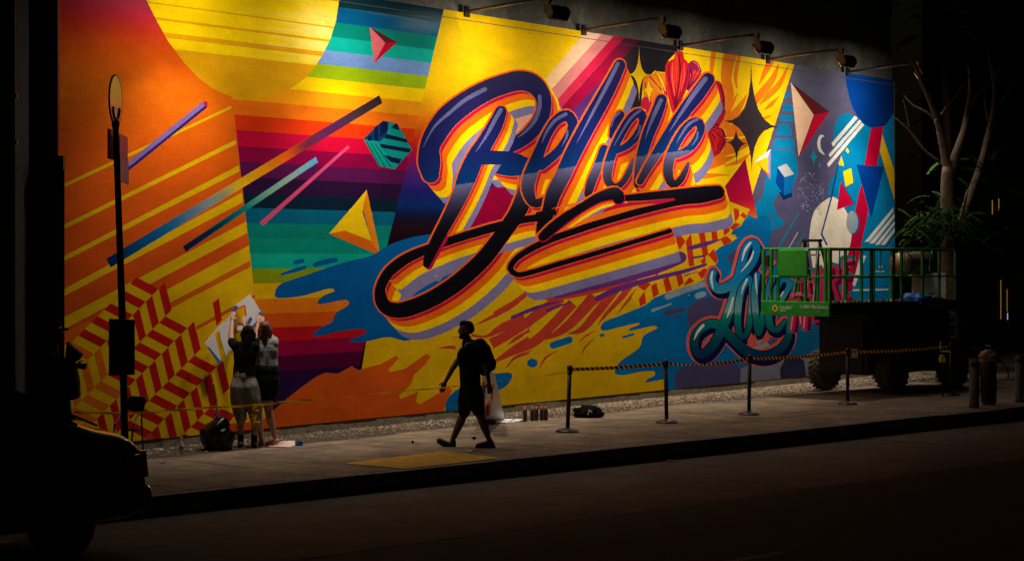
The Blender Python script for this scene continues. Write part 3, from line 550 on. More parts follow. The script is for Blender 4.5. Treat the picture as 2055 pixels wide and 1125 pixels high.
for t, w in (('A', [(748, 388, 44), (560, 490, 40), (400, 620, 34), (250, 760, 24), (140, 960, 4)]), ('A', [(1285, 455, 34), (1285, 560, 40), (1240, 690, 38), (1150, 800, 26), (1070, 860, 5)]), ('A', [(905, 590, 40), (840, 700, 40), (760, 850, 26), (660, 1000, 6)]),
             ('C', [(340, 415, 22), (270, 455, 22), (215, 530, 18), (185, 600, 4)], ), ('C', [(348, 520, 14), (345, 560, 16), (312, 625, 3)]), ('C', [(675, 90, 24), (600, 240, 24), (500, 430, 16), (410, 600, 3)]), ('C', [(685, 405, 16), (650, 440, 14), (632, 500, 3)]),
             ('C', [(818, 392, 16), (760, 440, 18), (700, 530, 14), (650, 620, 3)], ), ('C', [(818, 490, 10), (812, 530, 12), (778, 578, 3)]), ('D', [(150, 358, 26), (110, 440, 26), (70, 540, 14), (48, 610, 3)]), ('D', [(435, 220, 32), (360, 320, 30), (280, 440, 20), (205, 560, 4)]), ('D', [(385, 480, 18), (330, 510, 18), (280, 580, 12), (250, 635, 3)]), ('D', [(385, 562, 10), (382, 600, 12), (350, 650, 3)])):
    line(LT, HI, Z(t, *w), step=6)
# crack between the mural boards and the strip above them (open joint: nothing is painted there)
poly(None, (0, 0, 0), [(XL-9, top_y(XL-9)+18.5), (1796, top_y(1796)+9), (1796, top_y(1796)+10.2), (XL-9, top_y(XL-9)+20.2)])

def build_mural(parent, m):
    ol = [(XL, top_y(XL)), (XR-4, top_y(XR-4)), (XR, bot_y(XR)), (133.5, bot_y(133.5)), (XL+16, bot_y(XL+16))]
    ol = [(XL, top_y(XL)), (1793.5, top_y(1793.5)), (1797.5, bot_y(1797.5)), (XL+1.5, bot_y(XL+1.5))]
    if area(ol) < 0: ol = ol[::-1]
    V = []; F = []
    for pts in [ol]+[l[2] for l in LAYERS]:
        b = len(V); V.extend(pts); F.extend((b+i, b+(i+1) % len(pts)) for i in range(len(pts)))
    rg = random.Random(3)
    for gx in range(120, 1800, 15):
        for gy in range(-100, 900, 15):
            x, y = gx+rg.random()*5, gy+rg.random()*5
            if top_y(x)+2 < y < bot_y(x)-2: V.append((x, y))
    res = delaunay_2d_cdt([Vector(v) for v in V], F, [], 0, 1e-3, False)
    vs, fs = res[0], res[2]
    VX = np.array([(v.x, v.y) for v in vs]); TF = np.array([f for f in fs if len(f) == 3]); CE = VX[TF].mean(axis=1)
    order = np.argsort(CE[:, 0]); TF = TF[order]; CE = CE[order]; lab = np.full(len(TF), -1)
    for k, pts in enumerate([ol]+[l[2] for l in LAYERS]):          # topmost shape that holds each triangle's centre
        q = np.array(pts); lo, hi = np.searchsorted(CE[:, 0], (q[:, 0].min(), q[:, 0].max()))
        c = CE[lo:hi]; sel = np.nonzero((c[:, 1] > q[:, 1].min()) & (c[:, 1] < q[:, 1].max()))[0]
        if not len(sel): continue
        c = c[sel]; w = np.zeros(len(c), int)
        for (x0, y0), (x1, y1) in zip(q, np.roll(q, -1, axis=0)):
            if y0 == y1: continue
            s_ = (x1-x0)*(c[:, 1]-y0)-(c[:, 0]-x0)*(y1-y0)
            w += ((y0 <= c[:, 1]) & (y1 > c[:, 1]) & (s_ > 0)); w -= ((y0 > c[:, 1]) & (y1 <= c[:, 1]) & (s_ < 0))
        ins = lo+sel[w != 0]
        if k: ins = ins[lab[ins] >= 0]
        lab[ins] = k
    parts = {}
    P3 = [WP(*WU(v.x, v.y)) for v in vs]
    for f, k, c_ in zip(TF.tolist(), lab.tolist(), CE.tolist()):
        if k < 0: continue
        part, fn = (BG, flat((200, 150, 40))) if k == 0 else LAYERS[k-1][:2]
        if part is None: continue
        parts.setdefault(part, []).append((f, [fn(vs[i].x, vs[i].y, c_[0], c_[1]) for i in f]))
    for part, items in parts.items():
        idx = {}; vv = []; ff = []; cc = []
        for f, cs in items:
            q = []
            for i in f:
                if i not in idx: idx[i] = len(vv); vv.append(tuple(P3[i]))
                q.append(idx[i])
            a, b, c = [Vector(vv[i]) for i in q[:3]]
            if (b-a).cross(c-a).dot(WN) < 0: q = q[::-1]; cs = cs[::-1]
            ff.append(q); cc.extend(cs)
        o = mk(part, vv, ff, m, parent)
        at_ = o.data.color_attributes.new('paint', 'FLOAT_COLOR', 'CORNER')
        arr = np.ones((len(cc), 4), dtype=np.float32); c_ = np.array(cc, dtype=np.float32)/255
        c_ = np.where(c_ <= 0.04045, c_/12.92, ((c_+0.055)/1.055)**2.4); arr[:, :3] = c_
        at_.data.foreach_set('color', arr.ravel())
    return parts
# ------------------------------------------------------------------ paint on rough masonry board
def paint_material():
    m = bpy.data.materials.new('mural_paint'); m.use_nodes = True
    N = m.node_tree.nodes; L = m.node_tree.links; b = N['Principled BSDF']
    a = N.new('ShaderNodeAttribute'); a.attribute_name = 'paint'
    tc = N.new('ShaderNodeTexCoord')
    n1 = N.new('ShaderNodeTexNoise'); n1.inputs['Scale'].default_value = 1.1; n1.inputs['Detail'].default_value = 9; n1.inputs['Roughness'].default_value = 0.72
    mp = N.new('ShaderNodeMapping'); mp.inputs['Scale'].default_value = (1, 1, 2.2)
    L.new(tc.outputs['Object'], mp.inputs[0]); L.new(mp.outputs[0], n1.inputs['Vector'])
    r1 = N.new('ShaderNodeValToRGB'); r1.color_ramp.elements[0].position = .3; r1.color_ramp.elements[0].color = (.72, .72, .72, 1); r1.color_ramp.elements[1].position = .62; r1.color_ramp.elements[1].color = (1, 1, 1, 1)
    L.new(n1.outputs[0], r1.inputs[0])
    n3 = N.new('ShaderNodeTexNoise'); n3.inputs['Scale'].default_value = 60; n3.inputs['Detail'].default_value = 4; n3.inputs['Roughness'].default_value = .8
    L.new(tc.outputs['Object'], n3.inputs['Vector'])
    r3 = N.new('ShaderNodeValToRGB'); r3.color_ramp.elements[0].position = .3; r3.color_ramp.elements[0].color = (.7, .7, .7, 1); r3.color_ramp.elements[1].position = .7; r3.color_ramp.elements[1].color = (1.12, 1.12, 1.12, 1)
    L.new(n3.outputs[0], r3.inputs[0])
    mu = N.new('ShaderNodeMix'); mu.data_type = 'RGBA'; mu.blend_type = 'MULTIPLY'; mu.inputs[0].default_value = 1
    L.new(a.outputs['Color'], mu.inputs[6]); L.new(r1.outputs[0], mu.inputs[7])
    mu2 = N.new('ShaderNodeMix'); mu2.data_type = 'RGBA'; mu2.blend_type = 'MULTIPLY'; mu2.inputs[0].default_value = 1
    L.new(mu.outputs[2], mu2.inputs[6]); L.new(r3.outputs[0], mu2.inputs[7]); L.new(mu2.outputs[2], b.inputs['Base Color'])
    n2 = N.new('ShaderNodeTexNoise'); n2.inputs['Scale'].default_value = 34; n2.inputs['Detail'].default_value = 7; n2.inputs['Roughness'].default_value = .75
    L.new(tc.outputs['Object'], n2.inputs['Vector'])
    bp = N.new('ShaderNodeBump'); bp.inputs['Strength'].default_value = .8; bp.inputs['Distance'].default_value = .006
    L.new(n2.outputs[0], bp.inputs['Height']); L.new(bp.outputs[0], b.inputs['Normal'])
    b.inputs['Roughness'].default_value = .75; b.inputs['Specular IOR Level'].default_value = .03
    return m
M = {}
M['paint'] = paint_material()
M['stucco'] = mat('grey_stucco', (.16, .152, .12), .9, noise=.45, nscale=3, bump=.02, bscale=24)
M['base'] = mat('crumbling_concrete', (.22, .19, .14), .95, noise=.6, nscale=4, bump=.03, bscale=14)
M['board_edge'] = mat('board_edge', (.06, .05, .04), .9)
M['walk'] = mat('sidewalk_concrete', (.36, .265, .172), .9, col2=(.24, .178, .118), nscale=2.2, bump=.006, bscale=70)
M['kerb'] = mat('kerb_granite', (.34, .32, .29), .8, col2=(.14, .135, .13), nscale=9, bump=.01, bscale=30)
M['asphalt'] = mat('asphalt', (.036, .030, .026), .85, col2=(.020, .017, .015), nscale=5, bump=.008, bscale=90)
M['slab'] = mat('road_concrete', (.16, .122, .088), .85, col2=(.11, .083, .06), nscale=1.6, bump=.006, bscale=80)
for k_ in ('walk', 'slab', 'asphalt', 'kerb', 'stucco'): speck(M[k_])
M['black'] = mat('black_metal', (.012, .012, .012), .45, metal=.3)
M['dark'] = mat('dark_metal', (.03, .028, .026), .5, metal=.5, noise=.4)
M['lamp_body'] = mat('lamp_housing', (.06, .05, .04), .45, metal=.6, noise=.3)
M['lamp_arm'] = mat('lamp_arm', (.28, .24, .2), .5, metal=.6, noise=.3)
M['glow'] = mat('lamp_lens', (1, 1, 1), .3, emit=(1, .83, .6), estr=2)
mural = thing('mural_wall', 'long wall painted with a huge rainbow and script lettering mural, lit from lamps above', 'wall', tuple(P0))
# parts are placed in world space, so the root keeps the identity
mural.location = (0, 0, 0)
build_mural(mural, M['paint'])
U0, V0 = WU(XL, top_y(XL)); U1, V1 = WU(XR, top_y(XR)); VBa = WU(133, bot_y(133))[1]; VBb = WU(XR, bot_y(XR))[1]
# wall body behind the painted boards, rising above them
mb = MB(); 
def wallbox(mb, u0, u1, v0, v1, f, b): mb.prism([WP(u0, v0), WP(u1, v0), WP(u1, v1), WP(u0, v1)], WN*f, WN*b)
wallbox(mb, -.3, U1+.02, -.4, 10.5, -.10, -.6)
mb.build('masonry', M['stucco'], mural)
mb = MB(); mb.prism([WP(.02, VBa+.015), WP(U1-.01, VBb+.015), WP(U1-.01, V1-.03), WP(.02, V0-.03)], WN*-.008, WN*-.085); mb.build('backing_board', M['board_edge'], mural)
# ------------------------------------------------------------------ ground: sidewalk slabs, kerb stones, gravel, roadway
def ks(t, n, z=0.0): return Vector((KP.x, KP.y, z))+KD*t+KN*n
def wall_n(p): return (p-P0).dot(WN)
def clip_poly(ps, f):
    out = []
    for i in range(len(ps)):
        p, q = ps[i], ps[(i+1) % len(ps)]; a, b = f(p), f(q)
        if a >= 0: out.append(p)
        if (a >= 0) != (b >= 0): out.append(p.lerp(q, a/(a-b)))
    return out
ground = tag(mk('ground', [ks(-150, -200, -.45), ks(500, -200, -.45), ks(500, 200, -.45), ks(-150, 200, -.45)], [(0, 3, 2, 1)], M['asphalt']), kind='structure')
mb = MB(); mb.prism([ks(-30, -26, -.45), ks(-30, -.16, -.45), ks(110, -.16, -.45), ks(110, -26, -.45)], (0, 0, 0), (0, 0, .435))
M['joint'] = mat('joint_dirt', (.05, .04, .03), .95, noise=.4)
sidewalk = tag(mb.build('sidewalk', M['joint']), kind='structure')
grav_w = 1.0
n_sl = 0
for j in range(7):
    n1 = -.17-1.5*j; n0 = n1-1.5
    for i in range(-8, 34):
        t0 = i*1.52+.3
        q = [ks(t0+.006, n0+.006), ks(t0+1.514, n0+.006), ks(t0+1.514, n1-.006), ks(t0+.006, n1-.006)]
        q = clip_poly(q, lambda p: wall_n(p)-(.9+.028*max(0, (p-P0).dot(WD)) if (p-P0).dot(WD) < 30 else -40))
        if len(q) < 3: continue
        px = [CX+FPX*v.x/max(v.y, 1) for v in q]
        if max(px) < -50 or min(px) > 2200: continue
        z = rnd.uniform(-.004, .003)
        b = MB(); b.prism(q, (0, 0, z-.03), (0, 0, z)); b.build('paving_slab', M['walk'], sidewalk); n_sl += 1
kerb = tag(MB().prism([ks(-30, -.02, -.45), ks(-30, .0, -.45), ks(110, .0, -.45), ks(110, -.02, -.45)], (0, 0, 0), (0, 0, .3)).build('kerb', M['joint']), kind='structure')
for i in range(-10, 32):
    t0 = i*2.1; px = CX+FPX*ks(t0, 0).x/max(ks(t0, 0).y, 1)
    if px < -600 or px > 2300: continue
    b = MB(); dz = rnd.uniform(-.006, .006); dn = rnd.uniform(-.006, .006)
    b.prism([ks(t0+.005, -.165, -.44), ks(t0+.005, .0+dn, -.44), ks(t0+2.095, .0+dn, -.44), ks(t0+2.095, -.165, -.44)], (0, 0, 0), (0, 0, .445+dz))
    bevel(b.build('kerb_stone', M['kerb'], kerb), .018, 2)
seam_n = (G(1000, 1066, ROADZ)-ks(0, 0)).dot(KN)
road = tag(mk('road', [ks(-60, .003, ROADZ-.006), ks(200, .003, ROADZ-.006), ks(200, 30, ROADZ-.006), ks(-60, 30, ROADZ-.006)], [(0, 3, 2, 1)], M['asphalt']), kind='structure')
for i in range(-5, 14):
    t0 = i*6.1+1.9
    b = MB(); z = ROADZ+rnd.uniform(-.003, .002)
    b.prism([ks(t0+.008, .006, 0), ks(t0+6.092, .006, 0), ks(t0+6.092, seam_n, 0), ks(t0+.008, seam_n, 0)], (0, 0, z-.035), (0, 0, z)); b.build('road_slab', M['slab'], road)
M['line_paint'] = mat('worn_road_paint', (.3, .28, .24), .8, noise=.8, nscale=12)
p0, p1 = G(1440, 1123, ROADZ-.006), G(1562, 1106, ROADZ-.006)
tt0 = (p0-ks(0, 0)).dot(KD); tt1 = (p1-ks(0, 0)).dot(KD); nn = (p1-ks(0, 0)).dot(KN)
mk('lane_marking', [ks(tt0-6, nn, ROADZ-.002), ks(tt1, nn, ROADZ-.002), ks(tt1, nn+.12, ROADZ-.002), ks(tt0-6, nn+.12, ROADZ-.002)], [(0, 3, 2, 1)], M['line_paint'], road)
# gravel bed against the wall
M['earth'] = mat('packed_dirt', (.075, .056, .036), .95, noise=.5, nscale=5, bump=.02, bscale=30)
bed = [WP(-.5, -.02, -.1), WP(U1+4, -.02, -.1), WP(U1+4, -.02, 1.75), WP(-.5, -.02, 1.0)]
gravel_bed = tag(mk('gravel_bed', bed, [(0, 3, 2, 1)], M['earth']), kind='structure')
gravel_bed.location.z = .02
M['gravel'] = mat('gravel_stone', (.58, .44, .29), .9, col2=(.10, .072, .05), nscale=9)
b = MB(); ico = [(0, 0, 1), (.9, 0, .2), (.28, .85, .25), (-.72, .53, .2), (-.72, -.53, .25), (.28, -.85, .2), (0, 0, -.7)]
icf = [(0, 1, 2), (0, 2, 3), (0, 3, 4), (0, 4, 5), (0, 5, 1), (6, 2, 1), (6, 3, 2), (6, 4, 3), (6, 5, 4), (6, 1, 5)]
vv = []; ff = []
for i in range(15000):
    u = rnd.uniform(0, U1+1.5); w = min(1, max(0, (u-3)/6)); d = abs(rnd.gauss(.15, .4+.02*u))
    dens = .22+.78*min(1, max(0, (u-5)/8))
    if d > 1.1+.03*u or rnd.random() > dens: continue
    s_ = rnd.uniform(.007, .021)*(1+.4*(rnd.random() < .1)); c = WP(u, .004 if d < 1 else .003, d); a = rnd.random()*6.3; ca, sa = math.cos(a), math.sin(a); k0 = len(vv)
    for x, y, z in ico: vv.append((c.x+(x*ca-y*sa)*s_, c.y+(x*sa+y*ca)*s_*rnd.uniform(.8, 1.2), c.z+z*s_*.7))
    ff.extend([tuple(k0+q for q in f) for f in icf])
tag(mk('gravel', vv, ff, M['gravel']), kind='stuff')
# crumbling footing under the painted boards: rough chunks of old render
vbot = lambda u: VBa+(VBb-VBa)*u/U1
vv = MB(); u = 0.0
while u < U1:
    w = rnd.uniform(.3, .9); h = vbot(u)+.02; f = rnd.uniform(-.014, -.004)
    vv.prism([WP(u, -.05), WP(u+w, -.05), WP(u+w, h-rnd.uniform(.005, .03)), WP(u, h-rnd.uniform(.005, .03))], WN*f, WN*-.1); u += w-.003
M['footing'] = mat('broken_render', (.26, .2, .13), .95, col2=(.12, .1, .06), nscale=7, bump=.03, bscale=18)
vv.build('footing', M['footing'], mural)
# yellow tactile patch by the kerb
M['tactile'] = mat('yellow_tactile_paving', (.80, .44, .02), .8, col2=(.5, .27, .02), nscale=6, bump=.006, bscale=50)
c0, c1, c2, c3 = G(690, 930), G(888, 906), G(1008, 919), G(813, 941)
tp = tag(MB().prism([c0, c3, c2, c1], (0, 0, .002), (0, 0, .009)).build('tactile_paving', M['tactile']), 'worn yellow tactile paving patch set in the sidewalk beside the kerb, under the walking man', 'tactile paving')
b = MB()
for i in range(26):
    for j in range(9):
        p = c0.lerp(c1, (i+.5)/26).lerp(c3.lerp(c2, (i+.5)/26), (j+.5)/9)
        b.lathe([(.014, .008), (.010, .013)], p, 6)
o = b.build('tactile_domes', M['tactile'], tp); o['kind'] = 'stuff'
# ------------------------------------------------------------------ lamps over the mural
LAMPZ = V0+.02; lamp_rz = math.atan2(.8, .6)
LUS = [WU(x_, top_y(x_))[0] for x_ in (935, 1170, 1365, 1540, 1700)]; LUS = [LUS[0]-6.6, LUS[0]-3.3]+LUS; print('lamps', LUS, U1, V0, V1, VBa, VBb)
lnames = ['{} of the lamps on arms along the top of the mural, above the {}']
where = ['the painted sun', 'rainbow stripes beside the big sun', 'yellow field left of the big script word', 'pink diagonal stripes', 'red painted flower', 'black painted star', 'blue painted disc at the wall end']
def make_lamp():
    t = thing('wall_lamp', 'x', 'lamp', group='floodlights on arms above the mural')
    MB().box((0, -.02, 0), (.12, .04, .18)).build('wall_bracket', M['dark'], t)
    MB().tube([(0, -.03, 0), (0, -.8, .05), (0, -1.64, .10)], .026, 8).build('arm', M['lamp_arm'], t, True)
    b = MB(); b.box((0, -1.66, .07), (.08, .08, .10)); b.build('knuckle', M['lamp_arm'], t)
    MB().box((0, -1.66, -.005), (.035, .03, .09)).build('stem', M['lamp_arm'], t)
    hd = [(-1.76, -.03), (-1.62, -.03), (-1.54, -.09), (-1.66, -.25), (-1.74, -.24), (-1.80, -.12)]
    b = MB(); b.prism([(.0, y, z) for y, z in hd], (.0, 0, 0), (.42, 0, 0)); h = b.build('lamp_head', M['lamp_body'], t); bevel(h, .012, 2)
    for x in (.08, .18, .28, .36): MB().box((x, -1.70, -.022), (.012, .12, .02)).build('cooling_fin', M['lamp_body'], t)
    b = MB(); b.prism([(-.02, -1.60, -.01), (-.02, -1.72, -.01), (-.02, -1.78, -.15), (-.02, -1.72, -.22), (-.02, -1.58, -.13)], (-.01, 0, 0), (.0, 0, 0)); bevel(b.build('side_plate', M['lamp_arm'], t), .004)
    g_ = MB(); g_.prism([(.03, -1.555, -.105), (.39, -1.555, -.105), (.39, -1.65, -.235), (.03, -1.65, -.235)], (0, .003, -.002), (0, .008, -.006)); g_.build('lens', M['glow'], t)
    return t
wl0 = make_lamp()
AIM_V = 4.2
for i, u in enumerate(LUS):
    t = wl0 if i == 0 else copy_tree(wl0)
    p = WP(u-.0, LAMPZ, -.0); t.location = p; t.rotation_euler = (0, 0, lamp_rz)
    t['label'] = ['floodlight on a wall arm above the painted sun, just out of view', 'floodlight on a wall arm above the rainbow stripes, just out of view', 'leftmost floodlight in view, its arm cut by the top edge of the picture', 'floodlight on an arm above the pink diagonal stripes', 'floodlight on an arm above the red painted flower', 'floodlight on an arm above the black painted star', 'rightmost floodlight on an arm, above the dark blue painted disc'][i]
    l = bpy.data.lights.new('lamp_light', 'AREA'); l.shape = 'RECTANGLE'; l.size = .5; l.size_y = .2; l.energy = LAMP_POWER*(.72 if i == 0 else 1); l.color = LAMP_COL; l.spread = R(LAMP_SPREAD)
    o = bpy.data.objects.new('lamp_light', l); COL.objects.link(o)
    q = WP(u+.21, LAMPZ-.25, 1.50); tg_ = WP(u+.21, AIM_V, 0); o.location = q; o.rotation_euler = (tg_-q).to_track_quat('-Z', 'Y').to_euler()
    l2_ = bpy.data.lights.new('lamp_beam', 'SPOT'); l2_.energy = BEAM_POWER*(.72 if i == 0 else 1); l2_.color = LAMP_COL; l2_.spot_size = R(84); l2_.spot_blend = 1; l2_.shadow_soft_size = .12
    o = bpy.data.objects.new('lamp_beam', l2_); COL.objects.link(o); q = WP(u+.21, LAMPZ-.28, 1.50); o.location = q; o.rotation_euler = (WP(u+.21, 1.3, 0)-q).to_track_quat('-Z', 'Y').to_euler()
# ------------------------------------------------------------------ dark booth with roller shutter and the pillar at the far left
M['booth'] = mat('booth_dark_panel', (.018, .015, .013), .6, noise=.4)
M['shutter'] = mat('roller_shutter', (.02, .017, .014), .5, metal=.3)
M['pillar'] = mat('old_concrete', (.05, .042, .034), .9, noise=.6, nscale=5, bump=.01)
booth = thing('booth', 'dark booth with a closed roller shutter beside the left end of the mural', 'building', tuple(at(80, 880, 25.6)))
booth.location = (0, 0, 0)
YB = 24.9
xa, xb = at(30, 0, YB).x, at(129.5, 0, YB).x; zt = at(0, 313, YB).z
MB().prism([(xa, YB, 0), (xb, YB, 0), (xb*1.05, YB*1.05, 0), (xa*1.05, YB*1.05, 0)], (0, 0, 0), (0, 0, zt)).build('wall', M['booth'], booth)
xc = at(115, 0, YB+.1).x
MB().prism([(xa-.8, YB+.1, 0), (xc, YB+.1, 0), (xc*1.03, (YB+.1)*1.03, 0), (xa-.8, YB+.9, 0)], (0, 0, zt+.002), (0, 0, zt+6.4)).build('upper_wall', M['booth'], booth)
b = MB()
for i in range(int(zt/.055)): b.box(((xa+xb)/2, YB-.004, .03+i*.055), (xb-xa-.06, .03, .046), (R(14), 0, 0))
o = b.build('shutter_slats', M['shutter'], booth); o['kind'] = 'stuff'
MB().box(((xa+xb)/2, YB+.0, zt-.09), (xb-xa-.004, .12, .18)).build('shutter_housing', M['shutter'], booth)
pil = thing('pillar', 'rough concrete pillar with a thin conduit at the left edge of the picture', 'pillar'); YP = 23.9
xl, xr = at(-60, 0, YP).x, at(26, 0, YP).x
bevel(MB().box(((xl+xr)/2, YP+.4, 3.6), (xr-xl, .8, 7.3)).build('shaft', M['pillar'], pil), .02)
MB().tube([(xr+.02, YP-.02, 0), (xr+.02, YP-.02, 7.2)], .014, 6).build('conduit', M['dark'], pil)
for yy in (193, 286): MB().box((xr+.035, YP-.03, at(0, yy, YP).z), (.05, .05, .05)).build('conduit_clip', M['lamp_arm'], pil)
# ------------------------------------------------------------------ scissor lift
M['green'] = mat('green_lift_paint', (.006, .42, .035), .4, noise=.35, nscale=9, coat=.2)
M['dgreen'] = mat('green_tube_paint', (.004, .2, .022), .45, noise=.4, nscale=9)
M['tyre'] = mat('dirty_rubber', (.10, .075, .05), .85, noise=.5, nscale=14, bump=.006)
M['chassis'] = mat('greasy_black_steel', (.014, .012, .01), .6, noise=.4)
M['alu'] = mat('ladder_aluminium', (.45, .42, .4), .4, metal=.7, noise=.3)
M['pale_print'] = mat('pale_print', (.2, .35, .2), .7)
M['white'] = mat('white_print', (.75, .75, .72), .7)
M['sun_yellow'] = mat('yellow_print', (.85, .6, .03), .7)
M['bluep'] = mat('blue_plastic', (.01, .09, .42), .45)
M['redp'] = mat('red_cloth', (.5, .015, .03), .8, noise=.6, nscale=20)
lrz = math.atan2(KD.y, KD.x)
lift = thing('scissor_lift', 'green and black scissor lift with railed work platform parked before the small painted script word', 'scissor lift', (5.79, 37.0, 0), lrz)
Lx, Wd, FZ, RZ = 4.28, 1.49, 1.66, 2.76      # local: x away along the kerb, y towards the wall
def rail_run(name, a, b, posts, m, toe=None):
    m_ = MB(); m_.tube([(*a, RZ), (*b, RZ)], .024, 8); m_.tube([(*a, RZ-.52), (*b, RZ-.52)], .018, 8); m_.build(name, m, lift, True)
    for t in posts:
        x, y = a[0]+(b[0]-a[0])*t, a[1]+(b[1]-a[1])*t
        MB().box((x, y, (FZ+RZ)/2), (.05, .05, RZ-FZ)).build('rail_post', m, lift)
bevel(MB().box((Lx/2, Wd/2, FZ-.06), (Lx, Wd, .10)).build('platform', M['chassis'], lift), .01)
MB().box((Lx/2+.7, Wd/2, FZ-.18), (Lx-1.5, Wd-.25, .14)).build('platform_beam', M['chassis'], lift)
rail_run('end_rail', (0, 0), (0, Wd), (0, .06, .36, .88, 1), M['green'])
rail_run('near_rail', (0.03, 0), (Lx, 0), (.31, .55, .72, .86, 1), M['dgreen'])
rail_run('far_rail', (0.03, Wd), (Lx, Wd), (.1, .25, .4, .5, .62, .75, .85, 1), M['green'])
rail_run('back_rail', (Lx, .03), (Lx, Wd-.03), (.35, .65), M['green'])
MB().tube([(1.35, 0, FZ), (1.35, 0, RZ+.02)], .035, 8).build('gate_post', M['chassis'], lift)
MB().tube([(2.1, 0, FZ), (2.1, 0, RZ)], .03, 8).build('gate_post', M['chassis'], lift)
tb = MB().box((-.03, Wd/2, FZ+.0), (.035, Wd+.06, .27)).build('toe_board', M['green'], lift); bevel(tb, .015, 2)
MB().box((Lx/2, -.022, FZ+.0), (Lx, .03, .22)).build('toe_board', M['chassis'], lift)
for x in (.35, .8, 1.7, 2.5, 3.4): MB().tube([(x, 0.02, RZ-.02), (x+.04, .05, RZ-.12), (x+.03, .05, RZ-.32), (x-.02, .02, RZ-.42)], .013, 6).build('rail_hook', M['dgreen'], lift)
# green panel with the control box hung on the end rail
pan = bevel(MB().box((-.04, Wd*.53, RZ-.26), (.04, .66, .50)).build('end_panel', M['green'], lift), .02)
MB().box((-.02, Wd*.93, RZ-.22), (.10, .10, .20)).build('control_box', M['chassis'], lift)
cb = MB(); cb.tube([(-.03, Wd*.93, RZ-.3), (-.05, Wd*.88, RZ-.42), (-.02, Wd*.95, RZ-.55), (-.04, Wd*.86, RZ-.7), (0, Wd*.9, FZ+.1)], .008, 6); cb.build('control_cable', M['chassis'], lift)
# emblem and lettering on the end toe board
def text(name, s, size, loc, rot, m, parent, ext=.002):
    c = bpy.data.curves.new(name, 'FONT'); c.body = s; c.size = size; c.extrude = ext; c.align_x = 'LEFT'; c.align_y = 'CENTER'; c.resolution_u = 3
    o = bpy.data.objects.new(name, c); COL.objects.link(o); bpy.context.view_layer.update()
    me = bpy.data.meshes.new_from_object(o.evaluated_get(bpy.context.evaluated_depsgraph_get())); bpy.data.objects.remove(o)
    me.materials.clear(); me.materials.append(m)
    o = bpy.data.objects.new(name, me); COL.objects.link(o); o.parent = parent; o.location = loc; o.rotation_euler = rot; return o
EX = -.052                                     # just proud of the end board, which faces local -x
tr = (R(90), 0, R(-90))
text('lettering', 'SUNBELT', .075, (EX, Wd-.40, FZ+.01), tr, M['white'], lift)
text('lettering', 'RENTALS', .034, (EX, Wd-.42, FZ-.045), tr, M['white'], lift)
text('lettering', '1-800 No Sweat', .095, (EX, .62, FZ+.035), tr, M['white'], lift)
text('lettering', '1-42291', .05, (EX, .36, FZ-.05), tr, M['pale_print'], lift)
b = MB(); c = Vector((EX, Wd-.30, FZ))
n = 10; st_ = []
for i in range(2*n): r_ = .075 if i % 2 == 0 else .05; st_.append(c+Vector((0, r_*math.cos(math.pi*i/n), r_*math.sin(math.pi*i/n))))
b.prism(st_, (-.001, 0, 0), (.002, 0, 0)); b.build('sunflower_emblem', M['sun_yellow'], lift)
b = MB(); b.prism([c+Vector((-.003, .026*math.cos(math.tau*i/10), .026*math.sin(math.tau*i/10))) for i in range(10)], (0, 0, 0), (.001, 0, 0)); b.build('emblem_centre', M['chassis'], lift)
# folded scissor stack and chassis
cx0, cx1 = 1.75, 5.0
for k in range(5):
    z = .88+k*.13
    for y in (.35, 1.25):
        for sg in (1, -1):
            a = Vector((cx0+.2, y+.04*sg, z-.05*sg)); b_ = Vector((cx1-.3, y+.04*sg, z+.05*sg)); MB().bar(a, b_, .05, .09).build('scissor_arm', M['chassis'], lift)
bevel(MB().box(((cx0+cx1)/2, .9, .60), (cx1-cx0, 1.1, .46)).build('chassis', M['chassis'], lift), .03)
MB().box(((cx0+cx1)/2-.1, .8, 1.12), (cx1-cx0-.5, .78, .62)).build('dark_filler_block', M['chassis'], lift)  # dark block added to close the see-through gaps so the stack looks black
bevel(MB().box(((cx0+cx1)/2, .2, .72), (2.2, .35, .55)).build('engine_tray', M['chassis'], lift), .03)
bevel(MB().box((cx0-.0, .95, .95), (.06, 1.0, 1.1)).build('ladder_frame', M['chassis'], lift), .01)
def wheel(loc):
    rr = .40
    t = MB(); t.lathe([(.22, -.14), (rr-.05, -.15), (rr-.02, -.11), (rr-.02, .11), (rr-.05, .15), (.22, .14)], (0, 0, 0), 28)
    o = t.build('wheel', M['tyre'], lift); o.location = loc; o.rotation_euler = (R(90), 0, 0)
    tr_ = MB()
    for i in range(22):
        a0 = math.tau*i/22
        for sd in (1, -1):
            aa = a0+(0.14 if sd > 0 else 0)
            pts = []
            for (s0, z0) in ((0, .0), (.11, .14)):
                an = aa+s0*1.6; pts.append(Vector(((rr-.012)*math.cos(an), (rr-.012)*math.sin(an), z0*sd)))
            tr_.bar(pts[0]*1.0, pts[1], .04, .035, (math.cos(aa), math.sin(aa), 0))
    tr_.build('tyre_lug', M['tyre'], o)
    MB().lathe([(.21, -.10), (.12, -.13), (.05, -.16), (.0, -.16)], (0, 0, 0), 16).build('rim', M['chassis'], o)
for x in (2.3, 4.45):
    for y in (.17, 1.72): wheel((x, y, .42))
MB().box((cx0-.04, .62, .78), (.012, .15, .17)).build('placard', mat('placard', (.45, .40, .36), .7), lift)
MB().tube([(4.1, .0, 1.15), (4.5, -.05, 1.3), (4.75, -.02, 1.2), (4.85, .0, 1.0)], .02, 6).build('guard_hoop', M['dark'], lift)
